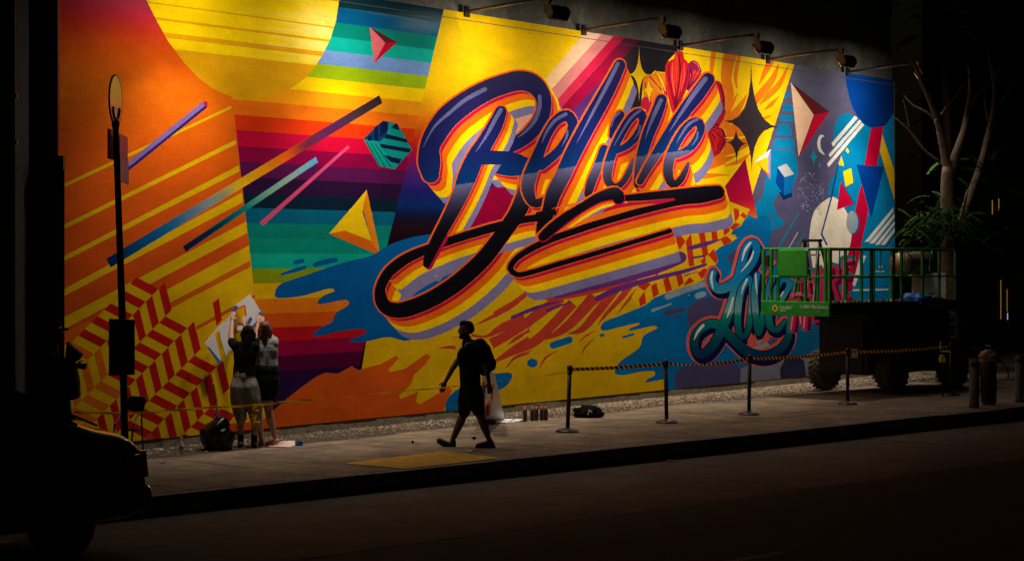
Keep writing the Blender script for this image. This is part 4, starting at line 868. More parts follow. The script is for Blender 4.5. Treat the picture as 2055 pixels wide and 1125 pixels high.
# things riding in the basket
Mw = lift.matrix_basis
def lw(x, y, z): return Matrix.Translation(lift.location) @ Euler((0, 0, lrz)).to_matrix().to_4x4() @ Vector((x, y, z))
lad = thing('step_ladder', 'aluminium step ladder with a black top standing in the lift basket', 'ladder', lw(.45, .72, FZ-.01), lrz)
for y in (-.24, .24):
    MB().bar((-.30, y, 0), (.0, y*.7, 1.26), .03, .05).build('rail', M['alu'], lad); MB().bar((.42, y, 0), (.03, y*.7, 1.24), .025, .04).build('rear_leg', M['chassis'], lad)
for k in range(4): MB().box((-.30+.075*(k+1), 0, .25*(k+1)), (.09, .44-.03*k, .03)).build('step', M['alu'], lad)
bevel(MB().box((.02, 0, 1.27), (.14, .38, .05)).build('top', M['chassis'], lad), .01)
M['foil'] = mat('wrapped_foil_roll', (.36, .28, .12), .35, metal=.6, noise=.5, nscale=6, bump=.02, bscale=12)
ro = thing('wrapped_roll', 'fat roll wrapped in crinkled brown plastic hung across the lift basket beside the tree', 'roll', lw(3.72, .62, RZ-.28), lrz)
b = MB(); b.tube([(-.5, 0, 0), (-.3, .01, 0), (-.1, -.01, .01), (.2, .01, 0), (.5, 0, 0)], [.22, .24, .215, .245, .23], 20); b.build('roll', M['foil'], ro, True)
for x in (-.36, .3): MB().tube([(x, .245*math.cos(a*math.tau/16), .245*math.sin(a*math.tau/16)) for a in range(17)], .012, 5).build('strap', M['chassis'], ro)
M['panelw'] = mat('pale_grey_panel', (.42, .42, .42), .7, noise=.3)
tag(bevel(MB().box(lw(4.0, .42, FZ+.32), (.05, .70, .64), (0, 0, lrz+.25)).build('panel', M['panelw']), .01), 'pale grey panel propped at the far end of the lift basket', 'panel')
tag(bevel(MB().box(lw(3.55, .35, FZ+.13), (.7, .25, .24), (0, 0, lrz)).build('box', M['panelw']), .01), 'long pale box lying in the lift basket below the wrapped roll', 'box')
def lump(name, c, size, m, seed, label, cat, sub=3, amp=.3, group=None, freq=2.2):
    from mathutils import noise
    bm = bmesh.new(); bmesh.ops.create_icosphere(bm, subdivisions=sub, radius=1)
    for v in bm.verts:
        p = v.co*freq+Vector((seed*7.1, seed*3.3, seed)); k = 1+amp*noise.fractal(p, 1, 2, 4)*1.2
        v.co = Vector((v.co.x*k*size[0], v.co.y*k*size[1], max(v.co.z*k, -.55)*size[2]))
    me = bpy.data.meshes.new(name); bm.to_mesh(me); bm.free(); me.materials.append(m); me.polygons.foreach_set('use_smooth', [True]*len(me.polygons))
    o = bpy.data.objects.new(name, me); COL.objects.link(o); zmin = min(v.co.z for v in me.vertices); o.location = Vector(c)-Vector((0, 0, zmin)); return tag(o, label, cat, group)
lump('cloth', lw(.34, .95, FZ-.01), (.2, .22, .2), M['redp'], 3, 'crumpled red cloth on the floor of the lift basket by its green toe board', 'cloth')
lump('tarp', lw(3.0, .15, FZ-.01), (.3, .18, .16), M['bluep'], 5, 'crumpled blue plastic sheet on the lift platform beside the pale box', 'plastic sheet', amp=.6)
lump('sack', lw(3.45, .05, FZ-.01), (.26, .16, .14), mat('sack_cloth', (.16, .14, .12), .9, noise=.5), 8, 'dark grey sack on the lift platform between the blue plastic and the pale panel', 'sack', amp=.5)
# loose paint cups along the near edge of the platform
cc = [(.7, .2, .12), (.03, .25, .6), (.7, .6, .05), (.75, .75, .75), (.6, .1, .05), (.1, .5, .2)]
cupm = [mat('cup_paint', c, .5) for c in cc]
for i in range(17):
    x = .35+.125*i+rnd.uniform(-.02, .02); o = MB().lathe([(.03, 0), (.038, .07)], (0, 0, 0), 10).build('paint_cup', cupm[i % 6])
    o.location = lw(x, .10+rnd.uniform(0, .05), FZ+.08-.0); tag(o, '{} paint cup in the row along the near edge of the lift platform'.format(['orange', 'teal', 'yellow', 'white', 'red', 'green'][i % 6]), 'paint cup', 'paint cups along the near edge of the lift platform')
MB().box((1.4, .12, FZ+.035), (2.3, .14, .09)).build('tray', M['chassis'], lift)
# ------------------------------------------------------------------ stanchions and belts
M['belt'] = None
def belt_mat():
    m = bpy.data.materials.new('barrier_belt'); m.use_nodes = True; N = m.node_tree.nodes; L = m.node_tree.links; b = N['Principled BSDF']
    uv = N.new('ShaderNodeAttribute'); uv.attribute_name = 'run'
    sep = N.new('ShaderNodeSeparateXYZ'); L.new(uv.outputs['Vector'], sep.inputs[0])
    ad = N.new('ShaderNodeMath'); ad.operation = 'ADD'; L.new(sep.outputs[0], ad.inputs[0]); L.new(sep.outputs[1], ad.inputs[1])
    fr = N.new('ShaderNodeMath'); fr.operation = 'FRACT'; L.new(ad.outputs[0], fr.inputs[0])
    gt = N.new('ShaderNodeMath'); gt.operation = 'GREATER_THAN'; gt.inputs[1].default_value = .5; L.new(fr.outputs[0], gt.inputs[0])
    mx = N.new('ShaderNodeMix'); mx.data_type = 'RGBA'; mx.inputs[6].default_value = (.008, .007, .007, 1); mx.inputs[7].default_value = (.85, .62, .2, 1); L.new(gt.outputs[0], mx.inputs[0]); L.new(mx.outputs[2], b.inputs['Base Color'])
    b.inputs['Roughness'].default_value = .8
    tr = N.new('ShaderNodeBsdfTranslucent'); L.new(mx.outputs[2], tr.inputs[0]); ms = N.new('ShaderNodeMixShader'); ms.inputs[0].default_value = .55
    out = [n for n in N if n.type == 'OUTPUT_MATERIAL'][0]; L.new(b.outputs[0], ms.inputs[1]); L.new(tr.outputs[0], ms.inputs[2]); L.new(ms.outputs[0], out.inputs[0])
    return m
M['belt'] = belt_mat()
M['post'] = mat('stanchion_black', (.006, .006, .006), .5)
def make_stanchion():
    t = thing('stanchion', 'x', 'stanchion', group='black stanchions holding the striped belt')
    MB().lathe([(.175, 0), (.175, .015), (.15, .035), (.05, .06), (.035, .07)], (0, 0, 0), 24).build('base', M['post'], t, False)
    MB().tube([(0, 0, .05), (0, 0, .93)], .031, 14).build('post', M['post'], t, True)
    MB().lathe([(.036, .86), (.042, .87), (.042, .97), (.036, .985), (.02, .995)], (0, 0, 0), 16).build('head', M['post'], t, False)
    return t
stn = [((1139, 866), 'leftmost black stanchion, where the thin yellow tape meets the striped belt'), ((1338, 848), 'second black stanchion from the left, with papers on its round base'), ((1503, 832), 'third black stanchion from the left, in front of the small painted script word'), ((1701, 811), 'fourth black stanchion, in front of the lift wheels'), ((1908, 793), 'rightmost black stanchion, by the tree trunk')]
s0_ = make_stanchion(); sp = []
for i, (p, lb) in enumerate(stn):
    t = s0_ if i == 0 else copy_tree(s0_); q = G(*p); t.location = (q.x, q.y, 0); t['label'] = lb; sp.append(Vector((q.x, q.y, 0)))
    t.rotation_euler = (0, R([2.0, -1.2, .8, 0, 0][i]), 0)
def ribbon(name, pts, w, m, stripes=9.0, twist=None, thick=.0015):
    vs = []; fs = []; run = []; d = 0
    for i, p in enumerate(pts):
        if i: d += (pts[i]-pts[i-1]).length
        tw = twist[i] if twist else 0
        t = (pts[min(i+1, len(pts)-1)]-pts[max(0, i-1)]).normalized(); sd = t.cross(Vector((0, 0, 1))).normalized(); up = sd.cross(t)
        a = up*math.cos(tw)+sd*math.sin(tw); n_ = t.cross(a).normalized()*thick
        for sg in (1, -1):
            for s2 in (1, -1): vs.append(p+a*w/2*sg+n_*s2); run.append((d*stripes, (0.5 if sg > 0 else 0.0), 0))
    for i in range(len(pts)-1):
        a = i*4; b = a+4
        for x, y in ((0, 2), (2, 3), (3, 1), (1, 0)): fs.append((a+x, a+y, b+y, b+x))
    o = mk(name, vs, fs, m); at_ = o.data.attributes.new('run', 'FLOAT_VECTOR', 'POINT'); at_.data.foreach_set('vector', [c for r_ in run for c in r_]); return o
bl = ['striped belt between the two leftmost stanchions', 'striped belt hanging between the second and third stanchions', 'striped belt between the third stanchion and the one before the lift wheels', 'far striped belt running past the lift to the tree']
for i in range(4):
    a, b_ = sp[i]+Vector((0, 0, .93)), sp[i+1]+Vector((0, 0, .93)); ln = (b_-a).length
    tw = [0]*33
    if i == 1: tw = [1.25*math.sin(math.pi*min(1, max(0, (k-1)/18)))**.6 if k < 19 else 0 for k in range(33)]
    sag = [.015, .05, .03, .03][i]
    ribbon('barrier_belt', [a.lerp(b_, k/32)+Vector((0, 0, -4*sag*(k/32)*(1-k/32))) for k in range(33)], .05, M['belt'], 9, tw)
    tag(bpy.data.objects[-1] if False else [o for o in COL.objects if o.name.startswith('barrier_belt')][-1], None)
bos = sorted([o for o in COL.objects if o.name.startswith('barrier_belt')], key=lambda o: o.name)
for o, lb in zip(bos, bl): tag(o, 'black and yellow '+lb, 'barrier belt', 'striped belts between the stanchions')
# thin yellow caution tape from the left to the first stanchion
M['tape'] = belt_mat(); M['tape'].name = 'caution_tape'
for n in M['tape'].node_tree.nodes:
    if n.type == 'MIX': n.inputs[6].default_value = (.55, .40, .02, 1); n.inputs[7].default_value = (.95, .72, .04, 1)
tpx = [(150, 826, 24.6), (250, 829, 25.0), (345, 823, 25.3), (440, 816, 25.6), (520, 812, 25.9), (580, 805, 26.2), (690, 796, 26.6), (757, 789, 26.9), (800, 785, 27.1), (900, 776, 27.6), (1010, 762, 28.2), (1100, 752, 28.7), (1141, 745, 29.0)]
tp3 = [at(*p) for p in tpx]; tp3 = [Vector(c) for c in crom([tuple(p) for p in tp3], False, .25, 3)]
M['tape'].node_tree.nodes['Principled BSDF'].inputs['Roughness'].default_value = .4
o = ribbon('caution_tape', tp3, .03, M['tape'], 2.2, [.25 if i < len(tp3)*.38 else 1.2+.3*math.sin(i*.6) for i in range(len(tp3))], .0006)
tag(o, 'thin yellow caution tape strung low along the mural to the leftmost stanchion', 'caution tape')
# ------------------------------------------------------------------ bus stop pole
M['pole'] = mat('pole_dark_paint', (.012, .011, .010), .55, noise=.4)
M['disc'] = mat('pole_disc', (.55, .50, .40), .28, metal=.9, noise=.2, nscale=4)
M['sgn'] = mat('route_sign', (.30, .13, .16), .3, metal=.8, noise=.3, nscale=6)
M['sgn2'] = mat('route_sign_pale', (.32, .26, .28), .3, metal=.8, noise=.3, nscale=9)
YQ = 22.6
bp_ = at(249, 900, YQ); bp_ = Vector((at(250, 850, YQ).x+.012, YQ, 0)); tp_ = at(232, 250, YQ)
pole = thing('bus_stop_pole', 'tall dark bus stop pole with round top sign and timetable box, behind the car', 'sign pole')
MB().tube([bp_, at(246, 650, YQ), at(238, 420, YQ), tp_], [.042, .042, .036, .036], 12).build('pole', M['pole'], pole, True)
MB().lathe([(.045, 0), (.045, .06), (.02, .08)], tp_-Vector((0, 0, .03)), 12).build('pole_cap', M['pole'], pole)
dc = at(231.5, 201, YQ); ang = R(87)
dv = Vector((math.cos(ang), math.sin(ang), 0)); nv = Vector((-math.sin(ang), math.cos(ang), 0))
rr = .275; dd = [dc+dv*rr*math.cos(math.tau*i/40)+Vector((0, 0, rr*math.sin(math.tau*i/40))) for i in range(40)]
dsc = MB().prism(dd, nv*.008, nv*-.008).build('round_sign', M['disc'], pole)
MB().tube(dd+[dd[0]], .011, 6).build('sign_rim', M['pole'], pole)
arc = [dc-nv*.012*sg_+dv*.14*math.cos(a)+Vector((0, 0, -.08+.14*math.sin(a))) for sg_ in (1,) for a in [math.pi+math.pi*i/12 for i in range(13)]]
MB().tube(arc, .012, 5).build('sign_arc', M['pole'], pole)
def plate(name, pxs, Y0, Y1, m, th=.012):
    (xa_, ya0, ya1), (xb_, yb0, yb1) = pxs
    a0, a1, b0, b1 = at(xa_, ya0, Y0), at(xa_, ya1, Y0), at(xb_, yb0, Y1), at(xb_, yb1, Y1)
    n_ = (b0-a0).cross(Vector((0, 0, 1))).normalized(); return MB().prism([a0, a1, b1, b0], n_*th, n_*-th).build(name, m, pole)
plate('route_panel', ((216, 257.5, 318), (231, 262, 322)), YQ-.12, YQ+.12, M['sgn'], .003); plate('route_panel', ((240, 268, 318), (256, 276, 330)), YQ-.02, YQ+.38, M['sgn'], .003)
plate('route_panel', ((241, 318, 364), (257.8, 330, 371)), YQ-.02, YQ+.38, M['sgn2'], .003)
tb_ = plate('timetable_box', ((219, 639, 753), (270, 641, 751)), YQ-.10, YQ-.02, M['pole'], .05); bevel(tb_, .012)
M['tt'] = mat('timetable_glass', (.025, .022, .02), .25, noise=.3)
plate('timetable_window', ((222.5, 650, 748), (266.5, 652, 746)), YQ-.155, YQ-.075, M['tt'], .004)
# ------------------------------------------------------------------ parked car (rear half in view)
M['carp'] = mat('black_car_paint', (.006, .006, .007), .22, coat=1.0)
M['carg'] = mat('car_glass', (.004, .004, .005), .08, coat=.5)
M['trim'] = mat('chrome_trim', (.35, .3, .28), .2, metal=1)
M['tail'] = mat('tail_lamp_red', (.35, .006, .012), .12, coat=1)
M['lensw'] = mat('clear_lamp_lens', (.5, .5, .55), .08, coat=1)
car = thing('parked_car', 'black sedan parked at the kerb, only its rear end in view at the lower left', 'car', tuple(ks(-6.86, 2.1-.9, ROADZ)), math.atan2(-KD.y, -KD.x))
# local: x forward (towards the left of the picture), y: +y is the street side? computed so that -y faces KN*-1
cw = .9
sec = []          # (x, [(half width, z)...]) sections from the tail to the nose
def csec(x, w, zs, top, wt): return [(x, w*.86, zs), (x, w, zs+.18), (x, w*1.0, .62), (x, w*.97, min(top, .95)), (x, wt, top), (x, 0, top+.015)]
prof = [(0.0, .66, .42, .60, .60), (.03, .80, .34, .72, .70), (.10, .86, .28, 1.00, .72), (.18, .88, .26, 1.13, .76), (.42, .9, .24, 1.18, .77), (.58, .9, .24, 1.22, .75), (.85, .9, .23, 1.36, .68), (1.15, .9, .23, 1.51, .62), (1.45, .9, .22, 1.63, .59), (1.85, .9, .22, 1.69, .57), (2.3, .9, .22, 1.70, .57), (2.9, .9, .22, 1.62, .57), (3.4, .9, .22, 1.36, .62), (3.7, .9, .24, 1.12, .70), (4.2, .88, .25, 1.02, .70), (4.6, .82, .28, .90, .62), (4.78, .7, .36, .66, .5)]
vs = []; fs = []; m_ = 11
for x, w, zs, top, wt in prof:
    h = csec(x, w, zs, top, wt); ring = [(p[0], -p[1], p[2]) for p in h[:-1]]+[h[-1]]+[(p[0], p[1], p[2]) for p in h[:-1][::-1]]
    vs += ring
for i in range(len(prof)-1):
    for k in range(m_-1): fs.append((i*m_+k, i*m_+k+1, (i+1)*m_+k+1, (i+1)*m_+k))
    fs.append((i*m_+m_-1, i*m_, (i+1)*m_, (i+1)*m_+m_-1))
fs.append(list(range(m_))); fs.append([(len(prof)-1)*m_+k for k in range(m_)][::-1])
body = mk('body', vs, fs, M['carp'], car, True); sb_ = body.modifiers.new('s', 'SUBSURF'); sb_.levels = 2; sb_.render_levels = 2
# glass: side and rear panes laid just proud of the body
for sg in (1, -1):
    MB().prism([(1.25, sg*.80, 1.02), (2.0, sg*.845, 1.02), (2.0, sg*.635, 1.40), (1.6, sg*.65, 1.36)], (0, sg*.03, 0), (0, sg*.04, .0)).build('side_window', M['carg'], car)
    MB().prism([(2.06, sg*.845, 1.02), (2.9, sg*.85, 1.02), (2.8, sg*.635, 1.41), (2.06, sg*.635, 1.41)], (0, sg*.03, 0), (0, sg*.04, .0)).build('side_window', M['carg'], car)
    tl = MB().prism([(-.005, sg*.55, .72), (-.01, sg*.85, .72), (.02, sg*.85, .96), (.04, sg*.55, .96)], (.05, 0, 0), (.14, 0, 0)).build('tail_light', M['tail'], car); bevel(tl, .02, 3)
    tl = MB().prism([(.03, sg*.86, .70), (.34, sg*.905, .74), (.30, sg*.895, .92), (.05, sg*.86, .94)], (.03, sg*.006, 0), (.03, -sg*.03, 0)).build('tail_light', M['tail'], car); bevel(tl, .02, 3)
    MB().prism([(.06, sg*.90, .52), (.15, sg*.915, .52), (.15, sg*.915, .55), (.06, sg*.90, .55)], (0, sg*.005, 0), (0, sg*.015, 0)).build('side_marker', M['lensw'], car)
    MB().bar((.56, sg*.735, 1.215), (1.42, sg*.585, 1.60), .02).build('roof_trim', M['trim'], car)
MB().prism([(.66, -.62, 1.245), (.66, .62, 1.245), (1.38, .52, 1.585), (1.38, -.52, 1.585)], (-.0, 0, .012), (-.0, 0, .02)).build('rear_window', M['carg'], car)
bevel(MB().box((.07, 0, .50), (.24, 1.66, .28)).build('bumper', M['carp'], car), .1, 5)
for x in (1.0, 3.75):
    for sg in (1, -1):
        t = MB().lathe([(.2, -.10), (.30, -.11), (.325, -.07), (.325, .07), (.30, .11), (.2, .10)], (0, 0, 0), 26).build('wheel', M['tyre'], car); t.location = (x, sg*.80, .325); t.rotation_euler = (R(90), 0, 0)
        MB().lathe([(.2, -.08), (.17, -.10), (.05, -.11), (0, -.11)], (0, 0, 0), 18).build('rim', M['dark'], t); MB().lathe([(.2, .08), (.17, .10), (.05, .11), (0, .11)], (0, 0, 0), 18).build('rim', M['dark'], t)
MB().box((-.065, 0, .78), (.01, .34, .12)).build('licence_plate', M['white'], car)
# ------------------------------------------------------------------ people: each body is one remeshed surface; clothes, hair and shoes are its children
from mathutils import noise as mnoise
def ball(mb, c, r, sq=(1, 1, 1), n=10):
    c = Vector(c); b0 = len(mb.v); m = n//2+1
    for i in range(1, m):
        th = math.pi*i/m
        for k in range(n): ph = math.tau*k/n; mb.v.append(c+Vector((r*math.sin(th)*math.cos(ph)*sq[0], r*math.sin(th)*math.sin(ph)*sq[1], r*math.cos(th)*sq[2])))
    for i in range(m-2):
        for k in range(n): q = b0+i*n; mb.f.append([q+k, q+n+k, q+n+(k+1) % n, q+(k+1) % n])
    mb.f.append([b0+k for k in range(n)]); q = b0+(m-2)*n; mb.f.append([q+k for k in range(n)][::-1])
def fuse(name, caps, m, parent, voxel=.009, smooth=5, extra=None, disp=0.0, dfreq=9.0, stretch=(1, 1, 1)):
    mb = MB()
    for ch in caps:
        pts = [Vector(p[:3]) for p in ch]; rs = [p[3] for p in ch]
        for p, r in zip(pts, rs): ball(mb, p, r)
        if len(pts) > 1: mb.tube(pts, rs, 10)
    if extra: extra(mb)
    o = mb.build(name, m, None); md = o.modifiers.new('r', 'REMESH'); md.mode = 'VOXEL'; md.voxel_size = voxel
    sm = o.modifiers.new('s', 'SMOOTH'); sm.iterations = smooth; sm.factor = .5
    bpy.context.view_layer.update()
    me = bpy.data.meshes.new_from_object(o.evaluated_get(bpy.context.evaluated_depsgraph_get())); bpy.data.objects.remove(o)
    if disp:
        for v in me.vertices:
            q = Vector((v.co.x*dfreq, v.co.y*dfreq, v.co.z*dfreq*.55)); v.co += v.normal*disp*mnoise.fractal(q, 1, 2, 3)
    me.materials.clear(); me.materials.append(m); me.polygons.foreach_set('use_smooth', [True]*len(me.polygons))
    o = bpy.data.objects.new(name, me); COL.objects.link(o); o.parent = parent; return o
def hand(wrist, d, side, palm_n, curl=.5, s=1.0):
    """fingers along d, thumb towards side, palm facing palm_n"""
    d = Vector(d).normalized(); side = (Vector(side)-d*Vector(side).dot(d)).normalized(); pn = Vector(palm_n).normalized(); w = Vector(wrist)
    out = [[(*w, .026*s), (*(w+d*.035*s), .028*s)]]
    for k, off in enumerate((-.027, -.009, .009, .027)): out.append([(*(w+d*.02*s+side*off*.6*s), .016*s), (*(w+d*.085*s+side*off*s), .0125*s)])
    for k, (off, ln) in enumerate(((.029, .068), (.010, .078), (-.009, .073), (-.028, .056))):
        p0 = w+d*.088*s+side*off*s; a1 = curl*.6; a2 = curl*1.3
        p1 = p0+(d*math.cos(a1)+pn*math.sin(a1))*ln*.5*s+side*off*.12*s; p2 = p1+(d*math.cos(a2)+pn*math.sin(a2))*ln*.5*s
        out.append([(*p0, .0105*s), (*p1, .0092*s), (*p2, .0078*s)])
    t0 = w+d*.022*s+side*.024*s; t1 = t0+(d*.6+side*.75+pn*.25).normalized()*.042*s; t2 = t1+(d*.85+side*.3+pn*.4).normalized()*.032*s
    out.append([(*t0, .014*s), (*t1, .0115*s), (*t2, .009*s)]); return out
def headcaps(c, f, up=(0, 0, 1), s=1.0):
    c = Vector(c); f = Vector(f).normalized(); up = Vector(up).normalized(); l = up.cross(f).normalized(); up = f.cross(l)
    P = lambda a, b, d, r: (*(c+(f*a+l*b+up*d)*s), r*s)
    out = [[P(-.015, 0, .03, .088)], [P(.012, 0, .018, .082)], [P(-.03, .012, .02, .078)], [P(-.03, -.012, .02, .078)], [P(.035, 0, -.035, .058), P(.05, 0, -.085, .036)], [P(.0, .03, -.05, .045), P(.045, .012, -.092, .028)], [P(.0, -.03, -.05, .045), P(.045, -.012, -.092, .028)],
           [P(.076, 0, .012, .013), P(.098, 0, -.022, .013)], [P(.085, .010, -.028, .010)], [P(.085, -.010, -.028, .010)], [P(.078, 0, -.055, .014)], [P(.074, 0, -.066, .014)], [P(.073, 0, -.094, .018)],
           [P(.068, .03, .028, .016), P(.074, 0, .026, .015), P(.068, -.03, .028, .016)]]
    for sg in (1, -1): out.append([P(-.01, .082*sg, .005, .014), P(-.014, .088*sg, -.012, .012), P(-.004, .08*sg, -.03, .01)])
    return out, P
M['skin'] = mat('skin_light', (.45, .23, .15), .55, noise=.15)
M['skin2'] = mat('skin_tan', (.12, .06, .035), .55, noise=.2)
M['dkcloth'] = mat('black_cotton', (.0055, .005, .005), .95, noise=.3, bump=.004, bscale=30, spec=.15)
M['hairb'] = mat('dark_hair', (.008, .005, .004), .8, noise=.5, nscale=30, bump=.004, bscale=60, spec=.12)
M['hairr'] = mat('auburn_hair', (.20, .05, .016), .6, noise=.6, nscale=30, bump=.005, bscale=60)
M['denim'] = mat('grey_denim', (.26, .285, .30), .85, noise=.35, nscale=12, bump=.006, bscale=25)
M['sweat'] = mat('grey_sweatpants', (.24, .23, .21), .9, noise=.25, nscale=14, bump=.006, bscale=22)
M['shoe'] = mat('black_shoe', (.012, .011, .010), .6)
M['sole'] = mat('shoe_sole', (.05, .045, .04), .6)
M['eye'] = mat('eye', (.03, .02, .015), .2)
# --- the walking man
YM = 27.8
def RM(zx, zy, dy=0.0, r=.05): p = at(850+zx/3.752, 620+zy/3.752, YM+dy); return (p.x, p.y, p.z, r)
man = thing('person', 'man in silhouette walking left along the sidewalk with a backpack, shorts and trainers', 'person', G(938, 898))
man.location = (0, 0, 0)
hc, HP = headcaps(Vector(RM(316, 158, 0)[:3]), (-1, -.06, .02), (-.03, 0, 1))
Z_ = lambda t: Vector(t[:3])
wr1, wr2 = Z_(RM(163, 548, -.05)), Z_(RM(492, 552, -.20))
body = hc+[[RM(322, 215, 0, .062), RM(338, 260, 0, .066)],
    [RM(345, 285, -.15, .075), RM(345, 285, .15, .075)], [RM(335, 330, -.07, .115), RM(345, 450, -.05, .105), RM(355, 560, -.05, .11)], [RM(335, 330, .07, .115), RM(345, 450, .05, .105), RM(355, 560, .05, .11)],
    [RM(355, 280, .17, .06), RM(250, 400, .20, .046), RM(222, 440, .16, .040), RM(163, 548, .12, .026)],
    [RM(370, 285, -.19, .062), RM(462, 420, -.24, .047), RM(474, 450, -.24, .042), RM(492, 552, -.20, .027)],
    [RM(340, 610, .09, .10), RM(318, 720, .10, .078), RM(298, 800, .10, .060), RM(272, 860, .10, .062), RM(218, 985, .08, .036)],
    [RM(370, 610, -.09, .10), RM(408, 740, -.10, .080), RM(436, 830, -.10, .058), RM(458, 880, -.10, .062), RM(492, 975, -.09, .036)]]
body += [[RM(218, 985, .08, .036), RM(205, 1020, .08, .036), RM(125, 992, .08, .026)], [RM(492, 975, -.09, .036), RM(500, 1010, -.09, .036), RM(415, 1022, -.09, .024)]]
wr1 = Z_(RM(163, 548, .12)); body += hand(wr1, (-.35, 0, -.94), (-.9, 0, .3), (0, 1, 0), .5)+hand(wr2, (.12, 0, -.99), (-.9, 0, 0), (0, 1, 0), .5)
fuse('body', body, M['skin2'], man, .0075)
fuse('shirt', [[RM(330, 262, 0, .082)], [RM(352, 292, -.18, .082), RM(352, 292, .18, .082)], [RM(338, 345, -.07, .152), RM(348, 450, -.05, .145), RM(355, 590, -.05, .145)], [RM(338, 345, .07, .152), RM(348, 450, .05, .145), RM(355, 590, .05, .145)],
     [RM(350, 285, .18, .075), RM(285, 360, .20, .068)], [RM(372, 290, -.20, .078), RM(440, 392, -.235, .068)]], M['dkcloth'], man, .011, 4, disp=.012)
fuse('shorts', [[RM(352, 590, -.06, .125), RM(352, 590, .06, .125)], [RM(342, 610, .09, .138), RM(322, 700, .10, .122), RM(304, 770, .10, .090)], [RM(368, 610, -.09, .138), RM(396, 700, -.10, .122), RM(416, 762, -.10, .090)]], M['dkcloth'], man, .011, 3, disp=.014)
fuse('shoe', [[RM(222, 1000, .08, .045), RM(222, 1022, .08, .048), RM(165, 1008, .08, .042), RM(118, 985, .08, .034)], [RM(232, 1050, .08, .022), RM(170, 1035, .08, .02), RM(108, 1000, .08, .018)]], M['shoe'], man, .008, 3)
fuse('shoe', [[RM(498, 990, -.09, .045), RM(510, 1012, -.09, .048), RM(455, 1015, -.09, .042), RM(408, 1024, -.09, .030)], [RM(535, 1036, -.09, .020), RM(460, 1040, -.09, .02), RM(398, 1038, -.09, .018)]], M['shoe'], man, .008, 3)
fuse('hair', [[HP(-.03, 0, .055, .084)], [HP(.02, 0, .075, .066)], [HP(-.05, 0, .02, .078)], [HP(.03, 0, .088, .045)]], M['hairb'], man, .008, 2, disp=.005, dfreq=26)
fuse('beard', [[HP(.058, 0, -.088, .030), HP(.066, 0, -.100, .026)], [HP(.02, .048, -.065, .028), HP(.055, .015, -.095, .026)], [HP(.02, -.048, -.065, .028), HP(.055, -.015, -.095, .026)]], M['hairb'], man, .008, 2, disp=.005, dfreq=30)
for sg in (1, -1): e_ = MB(); ball(e_, HP(.074, .03*sg, .008, .01)[:3], .010); e_.build('eye', M['eye'], man)
bpk = thing('backpack', 'bulky black backpack on the back of the walking man', 'backpack'); bpk.location = (0, 0, 0)
fuse('pack', [[RM(425, 262, d, .085), RM(452, 310, d, .105), RM(470, 370, d, .115), RM(472, 420, d, .115), RM(462, 448, d, .10)] for d in (-.11, -.04, .04, .11)], M['dkcloth'], bpk, .012, 4, disp=.010)
fuse('front_pocket', [[RM(510, 400, -.07, .07), RM(510, 400, .07, .07)], [RM(508, 430, -.07, .065), RM(508, 430, .07, .065)]], M['dkcloth'], bpk, .012, 3, disp=.008)
for sg in (1, -1): fuse('strap', [[RM(405, 245, .11*sg, .018), RM(350, 232, .12*sg, .02), RM(296, 290, .12*sg, .02), RM(290, 360, .12*sg, .018), RM(360, 440, .15*sg, .014), RM(440, 450, .13*sg, .014)]], M['dkcloth'], bpk, .008, 1)
# --- woman in black T-shirt and grey sweatpants
YW = 27.75
def QW(zx, zy, dy=0.0, r=.05): p = at(390+zx/3.2125, 570+zy/3.2125, YW+dy); return (p.x, p.y, p.z, r)
w1 = thing('person', 'woman with dark ponytail, black T-shirt and rolled grey sweatpants, reaching up to the mural, seen from behind', 'person'); w1.location = (0, 0, 0)
w1['label'] = 'woman with dark hair, black T-shirt and rolled grey sweatpants reaching up to the mural'
hc, HP = headcaps(Vector(QW(347, 322, .05)[:3]), (-.1, 1, .12), (0, -.1, 1), .95)
wl_, wr_ = Z_(QW(243, 238, .48)), Z_(QW(318, 262, .55))
body = hc+[[QW(340, 365, 0, .055), QW(330, 395, 0, .06)], [QW(272, 402, 0, .062), QW(385, 402, 0, .062)], [QW(300, 440, 0, .10), QW(300, 520, 0, .092), QW(292, 590, 0, .10)], [QW(352, 440, 0, .10), QW(345, 520, 0, .092), QW(350, 590, 0, .10)],
    [QW(268, 398, .02, .055), QW(238, 352, .18, .045), QW(236, 320, .28, .038), (*wl_, .025)], [QW(388, 398, .02, .055), QW(398, 360, .22, .045), QW(370, 310, .38, .036), (*wr_, .025)],
    [QW(288, 640, 0, .105), QW(288, 740, 0, .085), QW(296, 810, 0, .058), QW(298, 870, -.02, .058), QW(300, 990, 0, .035)],
    [QW(362, 640, 0, .105), QW(378, 740, 0, .085), QW(390, 810, 0, .058), QW(392, 870, -.02, .058), QW(385, 990, 0, .035)],
    [QW(300, 990, 0, .034), QW(298, 1030, 0, .034), QW(292, 1040, .12, .026)], [QW(385, 990, 0, .034), QW(383, 1030, 0, .034), QW(384, 1038, .12, .026)]]
body += hand(wl_, (.05, .5, .85), (1, 0, 0), (0, 1, 0), .35, .95)+hand(wr_, (0, .6, .8), (-1, 0, 0), (0, 1, 0), .35, .95)
fuse('body', body, M['skin'], w1, .0075)
fuse('t_shirt', [[QW(325, 398, 0, .075)], [QW(272, 405, 0, .078), QW(388, 405, 0, .078)], [QW(300, 440, 0, .108), QW(302, 520, 0, .102), QW(300, 578, 0, .108)], [QW(355, 440, 0, .108), QW(346, 520, 0, .102), QW(350, 578, 0, .108)], [QW(268, 398, .02, .072), QW(243, 372, .12, .064)], [QW(388, 398, .02, .072), QW(397, 372, .16, .062)]], M['dkcloth'], w1, .011, 4, disp=.009)
